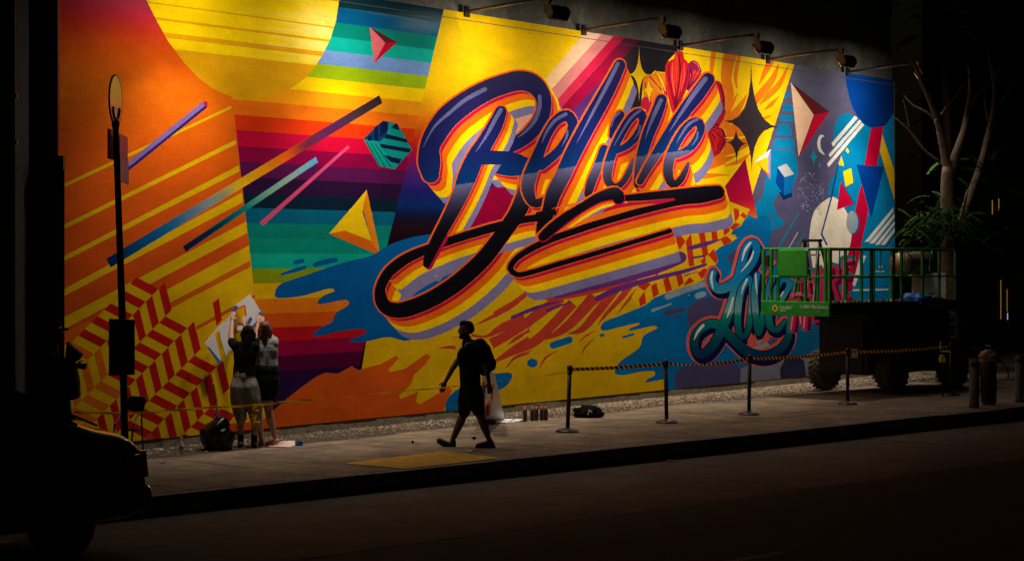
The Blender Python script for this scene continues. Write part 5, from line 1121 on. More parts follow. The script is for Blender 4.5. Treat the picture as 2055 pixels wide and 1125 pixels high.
fuse('sweatpants', [[QW(296, 605, 0, .104), QW(348, 605, 0, .104)], [QW(290, 610, 0, .10), QW(284, 660, -.02, .118), QW(282, 740, -.01, .112), QW(292, 810, 0, .100), QW(298, 850, 0, .086), QW(300, 868, 0, .075)], [QW(350, 610, 0, .10), QW(364, 660, -.02, .118), QW(378, 740, -.01, .112), QW(389, 810, 0, .100), QW(392, 850, 0, .084), QW(392, 866, 0, .073)]], M['sweat'], w1, .011, 3, disp=.007, dfreq=11)
fuse('waistband', [[QW(297, 590, 0, .107), QW(348, 590, 0, .107)]], M['sweat'], w1, .012, 2)
for x, y in ((300, 868), (392, 864)): MB().tube([Z_(QW(x, y-14, 0)), Z_(QW(x, y-4, 0)), Z_(QW(x, y+8, 0))], [.076, .082, .072], 16).build('trouser_cuff', M['sweat'], w1, True)
for x, x2 in ((300, 292), (385, 384)):
    fuse('sock', [[QW(x, 965, 0, .043), QW(x, 1020, 0, .045)]], M['dkcloth'], w1, .009, 2)
    fuse('shoe', [[QW(x-1, 1032, -.03, .045), QW(x-2, 1036, .06, .042), QW(x2, 1040, .15, .034)]], M['shoe'], w1, .009, 3)
fuse('hair', [[HP(-.035, 0, .045, .092)], [HP(0, 0, .06, .08)], [HP(-.05, 0, -.01, .085)], [HP(-.06, .0, -.02, .075), HP(-.10, .01, -.12, .068), HP(-.125, .02, -.22, .055), HP(-.13, .02, -.32, .035), HP(-.12, .02, -.37, .015)], [HP(-.02, .06, .0, .055), HP(-.05, .05, -.10, .045)], [HP(-.02, -.06, .0, .055), HP(-.05, -.05, -.10, .045)]], M['hairb'], w1, .008, 3, disp=.006, dfreq=24)
# --- woman with auburn hair
w2 = thing('person', 'woman with auburn hair tied up, grey denim shirt and black shorts, working at the mural', 'person'); w2.location = (0, 0, 0)
YW = 27.95
hc, HP = headcaps(Vector(QW(455, 300, .05)[:3]), (-.2, 1, .15), (0, -.1, 1), .97)
wl_, wr_ = Z_(QW(408, 258, .45)), Z_(QW(436, 262, .5))
body = hc+[[QW(458, 340, 0, .055), QW(460, 375, 0, .06)], [QW(415, 378, 0, .06), QW(508, 378, 0, .06)], [QW(440, 420, 0, .10), QW(445, 500, 0, .09), QW(445, 560, 0, .10)], [QW(490, 420, 0, .10), QW(488, 500, 0, .09), QW(492, 560, 0, .10)],
    [QW(412, 378, .02, .052), QW(402, 330, .2, .042), (*wl_, .025)], [QW(510, 378, .02, .052), QW(516, 362, .22, .042), QW(485, 320, .36, .034), (*wr_, .025)],
    [QW(430, 610, 0, .10), QW(420, 720, .1, .08), QW(415, 810, .1, .055), QW(418, 880, .1, .055), QW(430, 990, .1, .034)],
    [QW(492, 610, 0, .10), QW(470, 730, 0, .082), QW(478, 810, 0, .058), QW(492, 880, -.02, .058), QW(522, 985, 0, .034)],
    [QW(430, 990, .1, .033), QW(430, 1018, .1, .034), QW(425, 1022, .22, .025)], [QW(522, 985, 0, .033), QW(528, 1008, -.01, .036), QW(490, 1016, .08, .028), QW(470, 1020, .12, .024)]]
body += hand(wl_, (0, .5, .85), (1, 0, 0), (0, 1, 0), .35, .95)+hand(wr_, (-.1, .6, .8), (-1, 0, 0), (0, 1, 0), .35, .95)
fuse('body', body, M['skin'], w2, .0075)
fuse('denim_shirt', [[QW(460, 372, 0, .075)], [QW(416, 384, 0, .078), QW(506, 384, 0, .078)], [QW(435, 425, 0, .110), QW(440, 480, 0, .104), QW(440, 522, 0, .108)], [QW(490, 425, 0, .110), QW(488, 480, 0, .104), QW(495, 522, 0, .108)], [QW(412, 378, .02, .07), QW(403, 345, .16, .06)], [QW(510, 378, .02, .07), QW(516, 362, .19, .058)]], M['denim'], w2, .011, 3, disp=.012, dfreq=12)
fuse('shorts', [[QW(435, 560, 0, .118), QW(498, 560, 0, .118)], [QW(435, 610, 0, .13), QW(432, 700, .03, .122)], [QW(492, 610, 0, .13), QW(484, 700, 0, .125)]], M['dkcloth'], w2, .011, 3, disp=.014)
fuse('hair', [[HP(-.035, 0, .045, .094)], [HP(0, 0, .06, .082)], [HP(-.05, 0, -.0, .085)], [HP(-.06, .0, .03, .088)], [HP(-.03, .0, .07, .085)], [HP(-.12, .01, .085, .056)], [HP(-.085, .02, -.04, .065)], [HP(-.02, .06, -.04, .05), HP(-.05, .05, -.09, .04)], [HP(-.02, -.06, -.04, .05), HP(-.05, -.05, -.09, .04)], [HP(-.02, .05, -.0, .06)], [HP(-.02, -.05, -.0, .06)]], M['hairr'], w2, .008, 2, disp=.010, dfreq=20)
M['sandal'] = mat('pink_canvas_shoe', (.55, .22, .17), .7)
fuse('shoe', [[QW(532, 1010, -.01, .044), QW(500, 1016, .06, .042), QW(468, 1022, .13, .034)]], M['sandal'], w2, .009, 3)
fuse('shoe', [[QW(430, 1018, .1, .042), QW(425, 1022, .22, .034)]], M['sandal'], w2, .009, 3)
# --- dark figure by the booth, behind the car
YD = 24.2
def DW(x, y, dy=0.0, r=.05): p = at(x, y, YD+dy); return (p.x, p.y, p.z, r)
w3 = thing('person', 'dark figure in bulky jacket and cap facing right, between the parked car and the booth', 'person'); w3.location = (0, 0, 0)
hc, HP = headcaps(Vector(DW(112, 668)[:3]), (1, -.1, 0), (0, 0, 1))
wr3 = Z_(DW(152, 733, -.1))
body = hc+[[DW(108, 690, 0, .06), DW(104, 705, 0, .07)], [DW(104, 718, -.17, .06), DW(104, 718, .17, .06)], [DW(108, 740, -.06, .12), DW(108, 830, -.05, .12)], [DW(108, 740, .06, .12), DW(108, 830, .05, .12)],
    [DW(110, 718, -.18, .05), DW(124, 765, -.2, .042), (*wr3, .027)], [DW(104, 718, .18, .05), DW(100, 770, .2, .042), DW(120, 800, .15, .027)],
    [DW(112, 840, -.09, .10), DW(120, 920, -.1, .06), DW(116, 985, -.1, .038)], [DW(104, 840, .09, .10), DW(100, 920, .1, .06), DW(94, 980, .1, .038)], [DW(116, 985, -.1, .036), DW(136, 992, -.1, .026)], [DW(94, 980, .1, .036), DW(114, 988, .1, .026)]]
body += hand(wr3, (1, 0, -.1), (0, 0, 1), (0, 1, 0), 1.2)
for ch_ in body[-6:]: pass
fuse('body', body, M['skin2'], w3, .0075)
fuse('jacket', [[DW(104, 708, 0, .085)], [DW(104, 722, -.19, .085), DW(104, 722, .19, .085)], [DW(112, 745, -.08, .16), DW(112, 800, -.08, .165), DW(118, 830, -.06, .16)], [DW(112, 745, .08, .16), DW(112, 800, .08, .165), DW(118, 830, .06, .16)], [DW(110, 720, -.19, .08), DW(125, 765, -.2, .075), DW(142, 742, -.13, .06)], [DW(104, 720, .19, .08), DW(100, 770, .2, .075), DW(114, 795, .17, .06)]], M['dkcloth'], w3, .012, 3, disp=.02)
fuse('trousers', [[DW(112, 850, -.09, .125), DW(119, 910, -.1, .09), DW(116, 970, -.1, .07)], [DW(104, 850, .09, .125), DW(101, 910, .1, .09), DW(94, 965, .1, .07)]], M['dkcloth'], w3, .012, 3, disp=.012)
fuse('cap', [[HP(-.02, 0, .07, .086)], [HP(.0, 0, .085, .07)], [HP(.08, .03, .05, .018), HP(.15, 0, .045, .014), HP(.08, -.03, .05, .018)]], M['dkcloth'], w3, .008, 2)
bg3 = thing('camera_bag', 'dark bag with a flap held up in front of the jacketed figure by the booth', 'bag'); bg3.location = (0, 0, 0)
pb = [at(x, y, YD-.1) for x, y in ((136, 684), (142, 692), (166, 711), (158, 722), (148, 728), (132, 720))]
bevel(MB().prism(pb, (0, -.07, 0), (0, .07, 0)).build('flap', M['dkcloth'], bg3), .012)
pb = [at(x, y, YD-.1) for x, y in ((130, 716), (150, 726), (158, 760), (160, 795), (150, 802), (128, 800))]
bevel(MB().prism(pb, (0, -.09, 0), (0, .09, 0)).build('bag_body', M['dkcloth'], bg3), .02)
for s_ in (w3,): pass
M['shoe'] and [fuse('shoe', [[DW(x, 988, d, .044), DW(x+24, 993, d, .034)]], M['shoe'], w3, .01, 2) for x, d in ((118, -.1), (96, .1))]
# ------------------------------------------------------------------ sheets of stencil taped to the mural
M['paper'] = mat('stencil_paper', (.8, .78, .78), .8, noise=.12, nscale=6)
M['btape'] = mat('blue_masking_tape', (.01, .13, .55), .6)
M['otape'] = mat('orange_marker_edge', (.6, .10, .02), .7)
def on_wall(pts, off): return [WP(*WU(x, y, off), off) for x, y in pts]
def QQ(*p): return T('Q', *p)
def sheet_with_hole(name, outer, hole, off, m, parent, th=.004):
    A = on_wall(outer, off); vs2 = [Vector(p) for p in outer+hole]; n = len(outer); k = len(hole)
    r = delaunay_2d_cdt(vs2, [(i, (i+1) % n) for i in range(n)]+[(n+i, n+(i+1) % k) for i in range(k)], [], 0, 1e-4, False)
    def inside(p, pl):
        c = False
        for i in range(len(pl)):
            a, b = pl[i], pl[i-1]
            if (a[1] > p[1]) != (b[1] > p[1]) and p[0] < (b[0]-a[0])*(p[1]-a[1])/(b[1]-a[1])+a[0]: c = not c
        return c
    mb = MB(); P = [on_wall([(v.x, v.y)], off)[0] for v in r[0]]
    for f in r[2]:
        c = (sum(r[0][i].x for i in f)/3, sum(r[0][i].y for i in f)/3)
        if inside(c, outer) and not inside(c, hole): mb.prism([P[i] for i in f], WN*0, WN*-th)
    return mb.build(name, m, parent)
st1 = thing('stencil_sheet', 'white stencil sheet with an orange-edged letter cut-out, taped above the two women', 'stencil'); st1.location = (0, 0, 0)
sheet_with_hole('sheet', QQ((262, 138), (360, 66), (440, 190), (432, 215), (392, 275), (345, 290), (280, 300), (262, 250)), QQ((275, 165), (322, 140), (335, 262), (275, 268)), .10, M['paper'], st1)
for a, b in ((QQ((271, 160), (325, 136)), 0), (QQ((325, 136), (338, 265)), 0), (QQ((271, 160), (276, 270)), 0)):
    p = on_wall(a, .104); MB().bar(p[0], p[1], .022, .006, tuple(WN)).build('marker_edge', M['otape'], st1)
for q in ([(342, 240), (360, 208), (375, 222), (352, 256)], [(405, 200), (425, 175), (442, 192), (436, 212), (415, 210)], [(375, 262), (402, 240), (408, 268), (385, 280)], [(243, 160), (262, 150), (270, 262), (256, 240)], [(255, 145), (275, 135), (280, 150), (258, 160)]):
    MB().prism(on_wall(QQ(*q), .107), WN*.002, WN*-.001).build('tape_strip', M['btape'], st1)
st2 = thing('stencil_sheet', 'white stencil sheet edged with blue tape, cut into slanted strips, left of the women', 'stencil'); st2.location = (0, 0, 0)
o2 = QQ((68, 378), (150, 280), (235, 200), (245, 215), (232, 300), (236, 425), (205, 465), (170, 350), (162, 295), (132, 320), (172, 480), (160, 515), (90, 410))
sheet_with_hole('sheet', o2, QQ((196, 240), (214, 225), (216, 236), (198, 250)), .16, M['paper'], st2)
for q in ([(82, 402), (96, 405), (174, 500), (160, 518)],): MB().prism(on_wall(QQ(*q), .166), WN*.002, WN*-.001).build('tape_strip', M['btape'], st2)
# ------------------------------------------------------------------ small things on the ground
M['bagp'] = mat('black_bin_bag', (.002, .002, .002), .16, spec=.35, bump=.02, bscale=5)
c = G(432, 905); tb_ = lump('trash_bag', (c.x, c.y+.2, 0), (.23, .22, .27), M['bagp'], 2, 'full black rubbish bag on the sidewalk beside the woman in sweatpants', 'rubbish bag', 4, .2, freq=1.6)
M['btape2'] = M['btape']
o = MB().tube([(0, 0, 0), (.03, 0, .06), (.0, 0, .1)], .02, 5).build('bag_tie', M['btape'], None); o.parent = tb_; o.location = (-.03, 0, .24)
M['clear'] = mat('clear_plastic', (.75, .78, .8), .08, alpha=.45, spec=1)
c = G(364, 911); bt = thing('water_bottle', 'clear plastic water bottle standing by the mural left of the rubbish bag', 'bottle', c)
MB().lathe([(.028, 0), (.032, .01), (.032, .13), (.028, .15), (.013, .185), (.012, .20)], (0, 0, 0), 14).build('bottle', M['clear'], bt, True)
MB().lathe([(.015, .196), (.015, .22)], (0, 0, 0), 10).build('cap', M['white'], bt); MB().lathe([(.0325, .06), (.0325, .11)], (0, 0, 0), 14).build('label_band', mat('bottle_label', (.25, .3, .4), .5), bt)
# folding chair, mostly hidden by the pole
M['chairm'] = mat('folding_chair_black', (.012, .011, .010), .4, metal=.3)
ch = thing('folding_chair', 'black folding chair standing behind the bus stop pole against the striped mural corner', 'chair'); ch.location = (0, 0, 0)
YC = 25.7
def cc_(x, y, dy=0): return at(x, y, YC+dy)
bevel(MB().prism([cc_(255, 800), cc_(262, 794), cc_(290, 795), cc_(294, 800), cc_(287, 825), (cc_(282, 829)), cc_(255, 821)], (0, 0, 0), (0, .03, 0)).build('backrest', M['chairm'], ch), .008)
MB().tube([cc_(292, 800), cc_(284, 840, .1), cc_(288, 915, .2)], .012, 6).build('leg', M['chairm'], ch); MB().tube([cc_(256, 800), cc_(252, 840, .1), cc_(256, 912, .2)], .012, 6).build('leg', M['chairm'], ch)
MB().tube([cc_(280, 826), cc_(268, 850, -.2), cc_(262, 905, -.25)], .012, 6).build('leg', M['chairm'], ch); MB().tube([cc_(246, 826), cc_(230, 850, -.2), cc_(226, 905, -.25)], .012, 6).build('leg', M['chairm'], ch)
bevel(MB().prism([cc_(246, 862, -.3), cc_(280, 864, -.3), cc_(284, 866, .1), cc_(252, 864, .1)], (0, 0, 0), (0, 0, .02)).build('seat', M['chairm'], ch), .005)
# yellow stick leaning, level and strap
M['ystick'] = mat('yellow_wood', (.42, .30, .05), .7, noise=.3)
a_, b_ = at(428, 768, 27.3), G(446, 893); tag(MB().bar(b_, a_, .02).build('measuring_stick', M['ystick']), 'thin yellow stick leaning upright behind the rubbish bag', 'stick')
a_, b_ = at(519, 845, 27.6), G(528, 893); sp_ = tag(MB().bar(b_, a_, .035, .02).build('spirit_level', M['ystick']), 'short yellow batten standing between the two women', 'batten')
pts = [at(511+6*math.sin(i*1.9), 812+i*3.1, 27.6+.03*math.cos(i*2.1)) for i in range(14)]
tag(ribbon('tape_bundle', pts, .06, M['tape'], 3, [i*.5 for i in range(14)]), 'bundle of yellow caution tape hanging at the knee of the woman in sweatpants', 'tape')
# drop sheet, roll of tape, caps
c = G(562, 893)
sheet = tag(MB().prism([G(530, 889), G(541, 896), G(582, 898), G(606, 889), G(585, 885)], (0, 0, .002), (0, 0, .012)).build('paper_pad', mat('paint_stained_pad', (.62, .40, .33), .8, col2=(.75, .68, .62), nscale=14)), 'paint-stained pad of paper under the foot of the auburn-haired woman', 'paper')
c = G(600, 893); q = MB(); 
for r0, r1 in ((.055, .04),): q.lathe([(r0, 0), (r0, .06), (r1, .06), (r1, 0)], (0, 0, 0), 20)
o = q.build('tape_roll', M['btape']); o.location = (c.x, c.y, 0); tag(o, 'roll of blue masking tape on the sidewalk beside the stained pad', 'tape roll')
# board leaning behind the man, with stencil marks, and its paper on the ground
bdT = thing('leaning_board', 'white board with orange and dark stencil marks leaning behind the walking man', 'board'); bdT.location = (0, 0, 0)
f0, f1 = G(962, 845), G(1013, 841); t0_, t1_ = at(968, 746, 29.55), at(992, 746, 29.5)
nb = (f1-f0).cross(t0_-f0).normalized()
MB().prism([f0, f1, t1_, t0_], nb*.006, nb*-.006).build('board', M['paper'], bdT)
def onb(s_, t_): a = f0.lerp(f1, s_); b = t0_.lerp(t1_, s_); return a.lerp(b, t_)
nb2 = nb if nb.y < 0 else -nb
def bpatch(name, pts, m, d): MB().prism([onb(*p) for p in pts], nb2*d, nb2*(d+.002)).build(name, m, bdT)
M['stn'] = mat('dark_stencil_paint', (.03, .05, .09), .7); M['sto'] = mat('orange_spray', (.75, .13, .02), .7)
bpatch('spray_mark', [(-.0, .40), (.30, .42), (.30, .75), (.16, .84), (.02, .80)], M['sto'], .007); bpatch('spray_mark', [(.02, .45), (.22, .46), (.22, .72), (.08, .80)], M['stn'], .010)
bpatch('spray_mark', [(.2, .10), (.42, .12), (.5, .34), (.42, .52), (.2, .48), (.14, .3)], M['sto'], .008); bpatch('spray_mark', [(.26, .15), (.36, .16), (.40, .34), (.28, .36)], M['stn'], .011); bpatch('spray_mark', [(.55, .38), (.8, .75), (.7, .78), (.5, .5)], M['sto'], .009)
for i, q in enumerate(([(988, 848), (1000, 841), (1030, 840), (1020, 848)], [(1022, 848), (1034, 840), (1050, 841), (1042, 845)])):
    tag(MB().prism([G(*p) for p in q], (0, 0, .003), (0, 0, .006)).build('paper_sheet', M['paper']), ['white paper sheet flat on the ground at the foot of the leaning board', 'smaller white paper lying beside the first spray can, right of the board'][i], 'paper')
bevel(MB().box(G(985, 850)+Vector((0, 0, .03)), (.16, .10, .06)).build('black_box', M['post']), .008); tag([o for o in COL.objects if o.name == 'black_box'][0], 'small flat black box on the ground in front of the leaning board', 'box')
# spray cans
M['can'] = mat('spray_can', (.05, .03, .02), .35, metal=.4); M['cap'] = mat('orange_cap', (.7, .14, .02), .5)
def make_can():
    t = thing('spray_can', 'x', 'spray can', group='spray cans standing on the sidewalk')
    MB().lathe([(.030, 0), (.033, .006), (.033, .165), (.026, .185), (.015, .19)], (0, 0, 0), 16).build('can', M['can'], t, True)
    MB().lathe([(.020, .185), (.022, .19), (.021, .22), (.012, .226)], (0, 0, 0), 12).build('cap', M['cap'], t, True); return t
cn = make_can(); cl_ = ['single spray can nearest the white paper, apart from the rest', 'left spray can of the middle cluster', 'middle spray can between its two close neighbours', 'spray can second from the right in the row', 'rightmost spray can in the row']
for i, (x, y) in enumerate(((1053.5, 845), (1068, 844), (1076.5, 843.5), (1087, 843), (1095.5, 843))):
    t = cn if i == 0 else copy_tree(cn); p = G(x, y); t.location = p; t['label'] = cl_[i]+', on the sidewalk'
p = G(1182, 838)
lump('satchel', (p.x, p.y+.1, 0), (.22, .14, .13), M['dkcloth'], 4, 'soft dark bag slumped on the sidewalk between the first and second stanchions', 'bag', 3, .5)
o = MB().tube([(p.x-.02, p.y-.08, .06), (p.x-.0, p.y-.14, .14), (p.x+.04, p.y-.1, .10)], .012, 6).build('bag_strap', mat('pale_strap', (.5, .4, .35), .8)); sat = [o2_ for o2_ in COL.objects if o2_.name == 'satchel'][0]; o.parent = sat; o.matrix_parent_inverse = Matrix.Translation(sat.location).inverted()
# scraps and litter
lit = mat('litter_paper', (.45, .42, .38), .8)
ll = [('pale scrap of paper in the gutter, bottom left of the kerb', 505, 1014, .09, ROADZ), ('crumpled tissue in the gutter below the yellow tactile patch', 600, 1002, .08, ROADZ), ('folded wrapper against the kerb below the walking man', 713, 990, .09, ROADZ), ('thin white strip of litter on the road below the stanchions', 1350, 925, .10, ROADZ), ('crumpled white litter on the kerb edge at the far right', 1964, 852, .07, ROADZ), ('paper scrap on the sidewalk left of the water bottle', 320, 903, .06, 0), ('thin white flake on the sidewalk near the car tail', 326, 928, .05, 0), ('white paper fleck on the tactile patch edge below the man', 945, 905, .09, .01), ('little dark clod on the sidewalk between the walking man and his rear foot', 952, 882, .05, 0), ('small dark pebble on the sidewalk left of the walking man', 828, 890, .03, 0)]
for i, (lb, x, y, s_, z) in enumerate(ll):
    p = G(x, y, z); n_ = 7; ctr = Vector((p.x, p.y, z)); dark_ = i >= 8
    b = MB(); pts = [ctr+Vector((math.cos(math.tau*k/n_)*s_*rnd.uniform(.6, 1.2), math.sin(math.tau*k/n_)*s_*rnd.uniform(.4, .8), rnd.uniform(.0, .02)+(.02 if dark_ else .004))) for k in range(n_)]
    top = ctr+Vector((0, 0, .05 if dark_ or i in (1, 4) else .02)); b.add(pts+[top, ctr+Vector((0, 0, .001))], [(k, (k+1) % n_, n_) for k in range(n_)]+[((k+1) % n_, k, n_+1) for k in range(n_)])
    tag(b.build('litter', M['dkcloth'] if dark_ else lit), lb, 'litter')
# papers on stanchion bases
for k, lb in ((1, 'crumpled receipt lying on the base of the second stanchion'), (3, 'pale crumpled paper on the base of the stanchion before the lift wheels')):
    p = sp[k]+Vector((.03, -.08, .03)); b = MB(); pts = [p+Vector((.07*math.cos(math.tau*i/8), .05*math.sin(math.tau*i/8), rnd.uniform(0, .02))) for i in range(8)]
    b.add(pts+[p+Vector((0, 0, .03)), p-Vector((0, 0, .012))], [(i, (i+1) % 8, 8) for i in range(8)]+[((i+1) % 8, i, 9) for i in range(8)]); tag(b.build('litter', lit), lb, 'litter')
# ------------------------------------------------------------------ things at the right: bollards, bin, yellow spool with spray bottle
M['bol'] = mat('stickered_concrete', (.14, .12, .10), .85, col2=(.03, .026, .022), nscale=16, bump=.006)
def bollard(x, yb, yt, w, label):
    p = G(x, yb); Y = p.y; h = (yb-yt)*Y/FPX; r = w/2*Y/FPX; t = thing('bollard', label, 'bollard', p, group='stickered bollards at the right')
    MB().lathe([(r*1.05, 0), (r, .05), (r, h-.10)], (0, 0, 0), 18).build('column', M['bol'], t, True); MB().lathe([(r*1.06, h-.10), (r*1.08, h-.03), (r*.8, h)], (0, 0, 0), 18).build('cap', M['bol'], t, True)
bollard(1955, 818, 722, 20, 'scuffed stickered bollard at the kerb in front of the dark bin')
bollard(2046, 806, 713, 17, 'scuffed bollard at the right edge of the picture')
M['bin'] = mat('bin_dark', (.015, .014, .013), .6)
p = G(1984, 812); bn = thing('litter_bin', 'dark round litter bin heaped with rubbish behind the stickered bollard', 'litter bin', p)
hb = (812-728)*p.y/FPX; rb_ = 15*p.y/FPX
MB().lathe([(rb_*.85, 0), (rb_, hb*.9), (rb_*1.05, hb*.92), (rb_*1.05, hb), (rb_*.9, hb)], (0, 0, 0), 20).build('bin_body', M['bin'], bn, False)
for k in range(16): MB().box((rb_*1.0*math.cos(math.tau*k/16), rb_*1.0*math.sin(math.tau*k/16), hb*.48), (.012, .012, hb*.86)).build('bin_slat', M['bin'], bn)
lump('rubbish_heap', (p.x, p.y, hb), (.17, .17, .15), mat('crumpled_rubbish', (.32, .20, .14), .7, noise=.6, nscale=12), 9, 'crumpled pinkish bag and rubbish heaped on top of the litter bin', 'rubbish', 3, .5)
M['yel'] = mat('yellow_plastic', (.62, .47, .01), .4)
p5 = sp[4]+Vector((0, 0, .98)); pz = at(1891, 727, p5.y-.3)
hy = thing('yellow_spool_box', 'small yellow tape dispenser hanging beside the last stanchion', 'tape dispenser', pz); hz_ = .14
bevel(MB().box((0, 0, hz_*.35), (.12, .08, hz_*.7)).build('case', M['yel'], hy), .015); MB().lathe([(.05, 0), (.05, .05)], (-.0, -.0, hz_*.7), 14).build('spool', M['yel'], hy); MB().box((.05, 0, hz_+.07), (.16, .05, .03)).build('handle', M['yel'], hy)
sb2 = thing('spray_bottle', 'small blue spray bottle with a red top standing on the yellow dispenser', 'bottle', pz+Vector((-.03, 0, hz_+.085)))
MB().lathe([(.03, 0), (.032, .06), (.012, .09)], (0, 0, 0), 12).build('bottle', mat('light_blue_plastic', (.04, .25, .5), .4), sb2, True); MB().lathe([(.014, .088), (.02, .10), (.018, .14), (.008, .17)], (0, 0, 0), 10).build('cap', mat('red_plastic', (.5, .05, .02), .4), sb2, True)
MB().box((0, 0, -.32), (.03, .03, .64)).build('bracket', M['post'], hy)
# ------------------------------------------------------------------ tree of heaven with bare lower limbs, darker trees behind
M['bark'] = mat('grey_brown_bark', (.19, .13, .072), .95, col2=(.07, .048, .028), nscale=9, bump=.03, bscale=16)
M['leaf'] = mat('tree_leaf', (.022, .062, .007), .8, col2=(.008, .026, .004), nscale=3)
for n in [M['leaf'].node_tree.nodes['Principled BSDF']]: n.inputs['Specular IOR Level'].default_value = .08
YT = 42.6; TB_ = G(1904, 766)
def tp(x, y, dy=0): return at(x, y, YT+dy)
tree = thing('tree', 'tree with a thick trunk, forked bare limbs and feathery leaves behind the lift', 'tree', (0, 0, 0))
px2m = YT/FPX
def limb(name, pts, par=None):
    P3_ = crom([(*tp(x, y, dy), r*px2m) for x, y, dy, r in pts], False, .18, 4)
    cs = [Vector(p[:3])+Vector((rnd.uniform(-1, 1), rnd.uniform(-1, 1), 0))*p[3]*.10 for p in P3_]
    return MB().tube(cs, [p[3]*rnd.uniform(.95, 1.06) for p in P3_], 14).build(name, M['bark'], par or tree, True)
tr = limb('trunk', [(1904, 775, 0, 30), (1904, 755, 0, 25), (1904, 700, 0, 22), (1905, 600, 0, 20), (1905, 500, 0, 17), (1903, 420, 0, 15), (1902, 370, 0, 14), (1903, 335, 0, 12)])
for pts in ([(1903, 350, 0, 10), (1896, 310, 0, 8.5), (1888, 265, 0, 8), (1882, 243, 0, 8), (1868, 205, -.2, 6), (1850, 165, -.4, 5), (1835, 128, -.5, 3.5)], [(1906, 350, 0, 10), (1920, 310, .1, 10), (1936, 265, .2, 9), (1943, 225, .3, 7.5), (1947, 190, .4, 5), (1945, 130, .5, 3)], [(1943, 222, .3, 5), (1962, 190, .4, 4), (1990, 165, .6, 2.5), (2010, 130, .6, 1.5)],
            [(1922, 470, .6, 10), (1938, 420, .6, 10), (1956, 370, .7, 9), (1975, 310, .8, 8), (1986, 262, .8, 7), (1994, 215, .8, 5), (1994, 160, .8, 3.5), (1984, 110, .8, 2)], [(1985, 255, .8, 4), (2000, 220, .9, 3.5), (2022, 190, .9, 3), (2040, 150, 1, 2)], [(1984, 246, .8, 2.5), (1978, 215, .8, 2), (1976, 180, .8, 1.5)],
            [(1884, 240, 0, 3), (1900, 215, -.1, 2.2), (1922, 188, -.1, 2), (1945, 150, -.1, 1.2)], [(1880, 244, 0, 3), (1860, 226, -.1, 2), (1832, 212, -.2, 1.8), (1812, 190, -.2, 1)], [(1885, 325, -.1, 3), (1860, 306, -.3, 2.2), (1842, 285, -.4, 2), (1825, 262, -.5, 1.8), (1796, 236, -.6, 1)], [(1826, 264, -.5, 1.6), (1820, 230, -.5, 1.2), (1812, 200, -.5, .8)], [(1924, 465, .4, 5), (1932, 425, .3, 4), (1942, 380, .3, 2)]):
    limb('branch', pts)
MB().tube([tp(1882, 243, -.2), tp(1882, 243, -.32)], [.07, .045], 10).build('knot', M['bark'], tree, True)
def frond(vv, ff, base, d, ln, droop, lw_):
    d = d.normalized(); sd = d.cross(Vector((0, 0, 1)));  sd = sd.normalized() if sd.length > .01 else Vector((1, 0, 0)); n = 11
    for i in range(n):
        t = (i+1)/n; p = base+d*ln*t-Vector((0, 0, droop*t*t))
        for sg in (1, -1):
            l = lw_*(1.1-.6*abs(t-.45)); dr = (sd*sg+d*.3-Vector((0, 0, .25+rnd.uniform(0, .3)))).normalized(); wv = d*l*.30+Vector((0, 0, .01*sg)); k = len(vv)
            vv.extend([p, p+dr*l*.5+wv, p+dr*l, p+dr*l*.5-wv]); ff.append((k, k+1, k+2, k+3))
vv = []; ff = []
for i in range(170):
    x = rnd.gauss(1888, 36); y = rnd.gauss(442, 20)+(abs(x-1885)*.08); dy = rnd.uniform(-1.3, .6)
    a = rnd.uniform(0, 6.28); frond(vv, ff, tp(x, y, dy), Vector((math.cos(a), math.sin(a)*.7, rnd.uniform(-.3, .35))), rnd.uniform(.35, .5), rnd.uniform(.12, .32), .085)
for i in range(24):
    x = rnd.uniform(1845, 2060); y = rnd.uniform(290, 480); dy = rnd.uniform(-.2, 2.5); a = rnd.uniform(0, 6.28)
    frond(vv, ff, tp(x, y, dy), Vector((math.cos(a), math.sin(a), rnd.uniform(-.3, .3))), rnd.uniform(.35, .55), .2, .12)
cr = mk('crown', vv, ff, M['leaf'], tree)
# upper crown hidden in the dark above
vv = []; ff = []
for i in range(120):
    a = rnd.uniform(0, 6.28); r_ = rnd.uniform(.3, 3.0); p = tp(1975, 20, 1.6)+Vector((r_*math.cos(a), r_*math.sin(a), rnd.uniform(-.6, 3.2))); b_ = rnd.uniform(0, 6.28)
    frond(vv, ff, p, Vector((math.cos(b_), math.sin(b_), rnd.uniform(-.2, .4))), rnd.uniform(.4, .6), .2, .14)
mk('crown', vv, ff, M['leaf'], tree)
t2 = thing('tree', 'dim slender tree in the dark beyond the thick trunked tree', 'tree', (0, 0, 0))
YT2 = YT+7
def tq(x, y, dy=0): return at(x, y, YT2+dy)
MB().tube([G(1905, 740)+Vector((0, 0, -.2)), tq(1903, 500), tq(1902, 300), tq(1898, 180), tq(1890, 60)], [.16, .13, .11, .09, .05], 10).build('trunk', M['bark'], t2, True)
vv = []; ff = []
for i in range(60):
    x = rnd.uniform(1840, 2080); y = rnd.gauss(330, 90); p = tq(x, y, rnd.uniform(-2, 3)); b_ = rnd.uniform(0, 6.28)
    frond(vv, ff, p, Vector((math.cos(b_), math.sin(b_), rnd.uniform(-.2, .3))), rnd.uniform(.4, .6), .2, .14)
mk('crown', vv, ff, M['leaf'], t2)
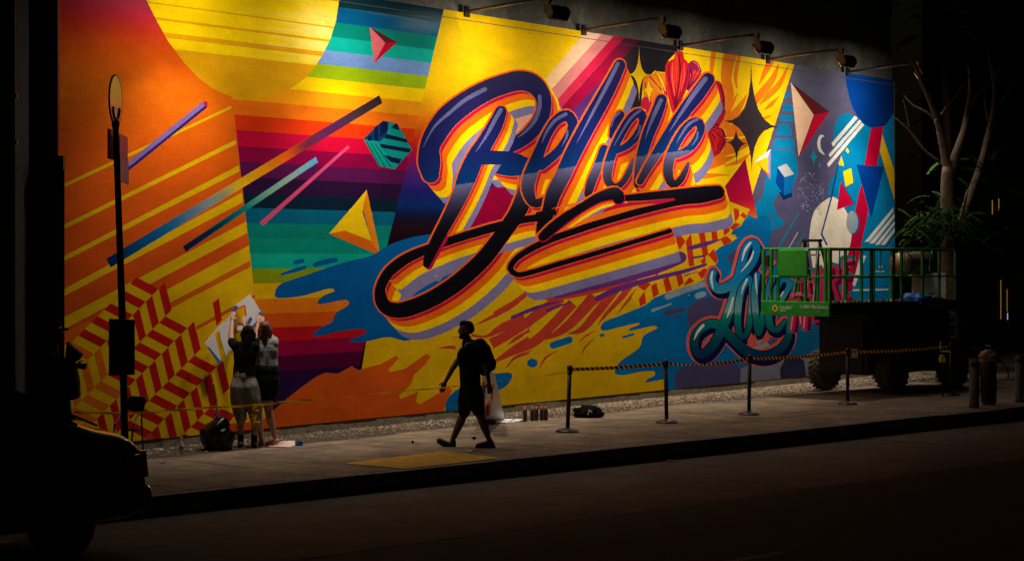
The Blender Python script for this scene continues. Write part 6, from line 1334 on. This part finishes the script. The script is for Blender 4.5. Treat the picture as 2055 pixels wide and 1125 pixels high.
# ------------------------------------------------------------------ dark buildings at the far right, a few lit slits
M['fac'] = mat('dark_facade', (.03, .025, .02), .8, noise=.5, nscale=2)
M['glass'] = mat('dark_glass', (.01, .01, .012), .15)
M['lit1'] = mat('lit_gap_warm', (.5, .3, .05), .5, emit=(1, .62, .12), estr=.22)
M['lit2'] = mat('lit_gap_blue', (.3, .3, .6), .5, emit=(.45, .5, 1), estr=.7)
fb = thing('building', 'dark building at the right edge with thin lit gaps, beyond the trees', 'building', (0, 0, 0)); YF = 62
x0_, x1_ = at(1930, 0, YF).x, at(2300, 0, YF).x
MB().box(((x0_+x1_)/2, YF+3, 8), (x1_-x0_, 6, 17)).build('wall', M['fac'], fb)
for i in range(5):
    for j in range(4):
        xx = x0_+.9+i*1.2; zz = 2.6+j*3.1; MB().box((xx, YF-.02, zz+.6), (.7, .06, 1.5)).build('window', M['glass'], fb)
for (x, ya, yb, w, m) in ((1991.5, 402, 430, 2.4, 'lit1'), (2004.5, 398, 422, 2, 'lit1'), (2008.5, 562, 640, 1.5, 'lit1'), (2021, 580, 625, 1.2, 'lit1'), (2035, 712, 748, 4, 'lit2'), (2022, 628, 641, 2.2, 'lit2')):
    a, b = at(x, ya, YF-.08), at(x, yb, YF-.08); wpx = .55*w*YF/FPX
    MB().box((a.x, a.y, (a.z+b.z)/2), (wpx, .03, a.z-b.z)).build('lit_gap', M[m], fb)
bi = thing('bicycle', 'bicycle parked in the dark to the right of the tree trunk, barely lit', 'bicycle', (0, 0, 0)); YB2 = 44
def bq(x, y): return at(x, y, YB2)
for x in (1948, 1992):
    c = bq(x, 752); MB().tube([c+Vector((.34*math.cos(math.tau*k/24), 0, .34*math.sin(math.tau*k/24))) for k in range(25)], .018, 6).build('wheel', M['post'], bi)
hub0, hub1, bb = bq(1948, 752), bq(1992, 752), bq(1968, 754); seat, head_ = bq(1962, 706), bq(1984, 708)
for a, b in ((hub0, bb), (hub0, seat), (seat, bb), (bb, head_), (seat, head_), (head_, hub1)): MB().bar(a, b, .03).build('frame_tube', M['dark'], bi)
MB().box(seat+Vector((-.0, 0, .08)), (.24, .1, .05)).build('saddle', M['post'], bi); MB().bar(head_+Vector((0, -.25, .16)), head_+Vector((0, .25, .16)), .025).build('handlebar', M['lamp_arm'], bi)
MB().bar(head_, head_+Vector((0, 0, .16)), .025).build('stem', M['dark'], bi)
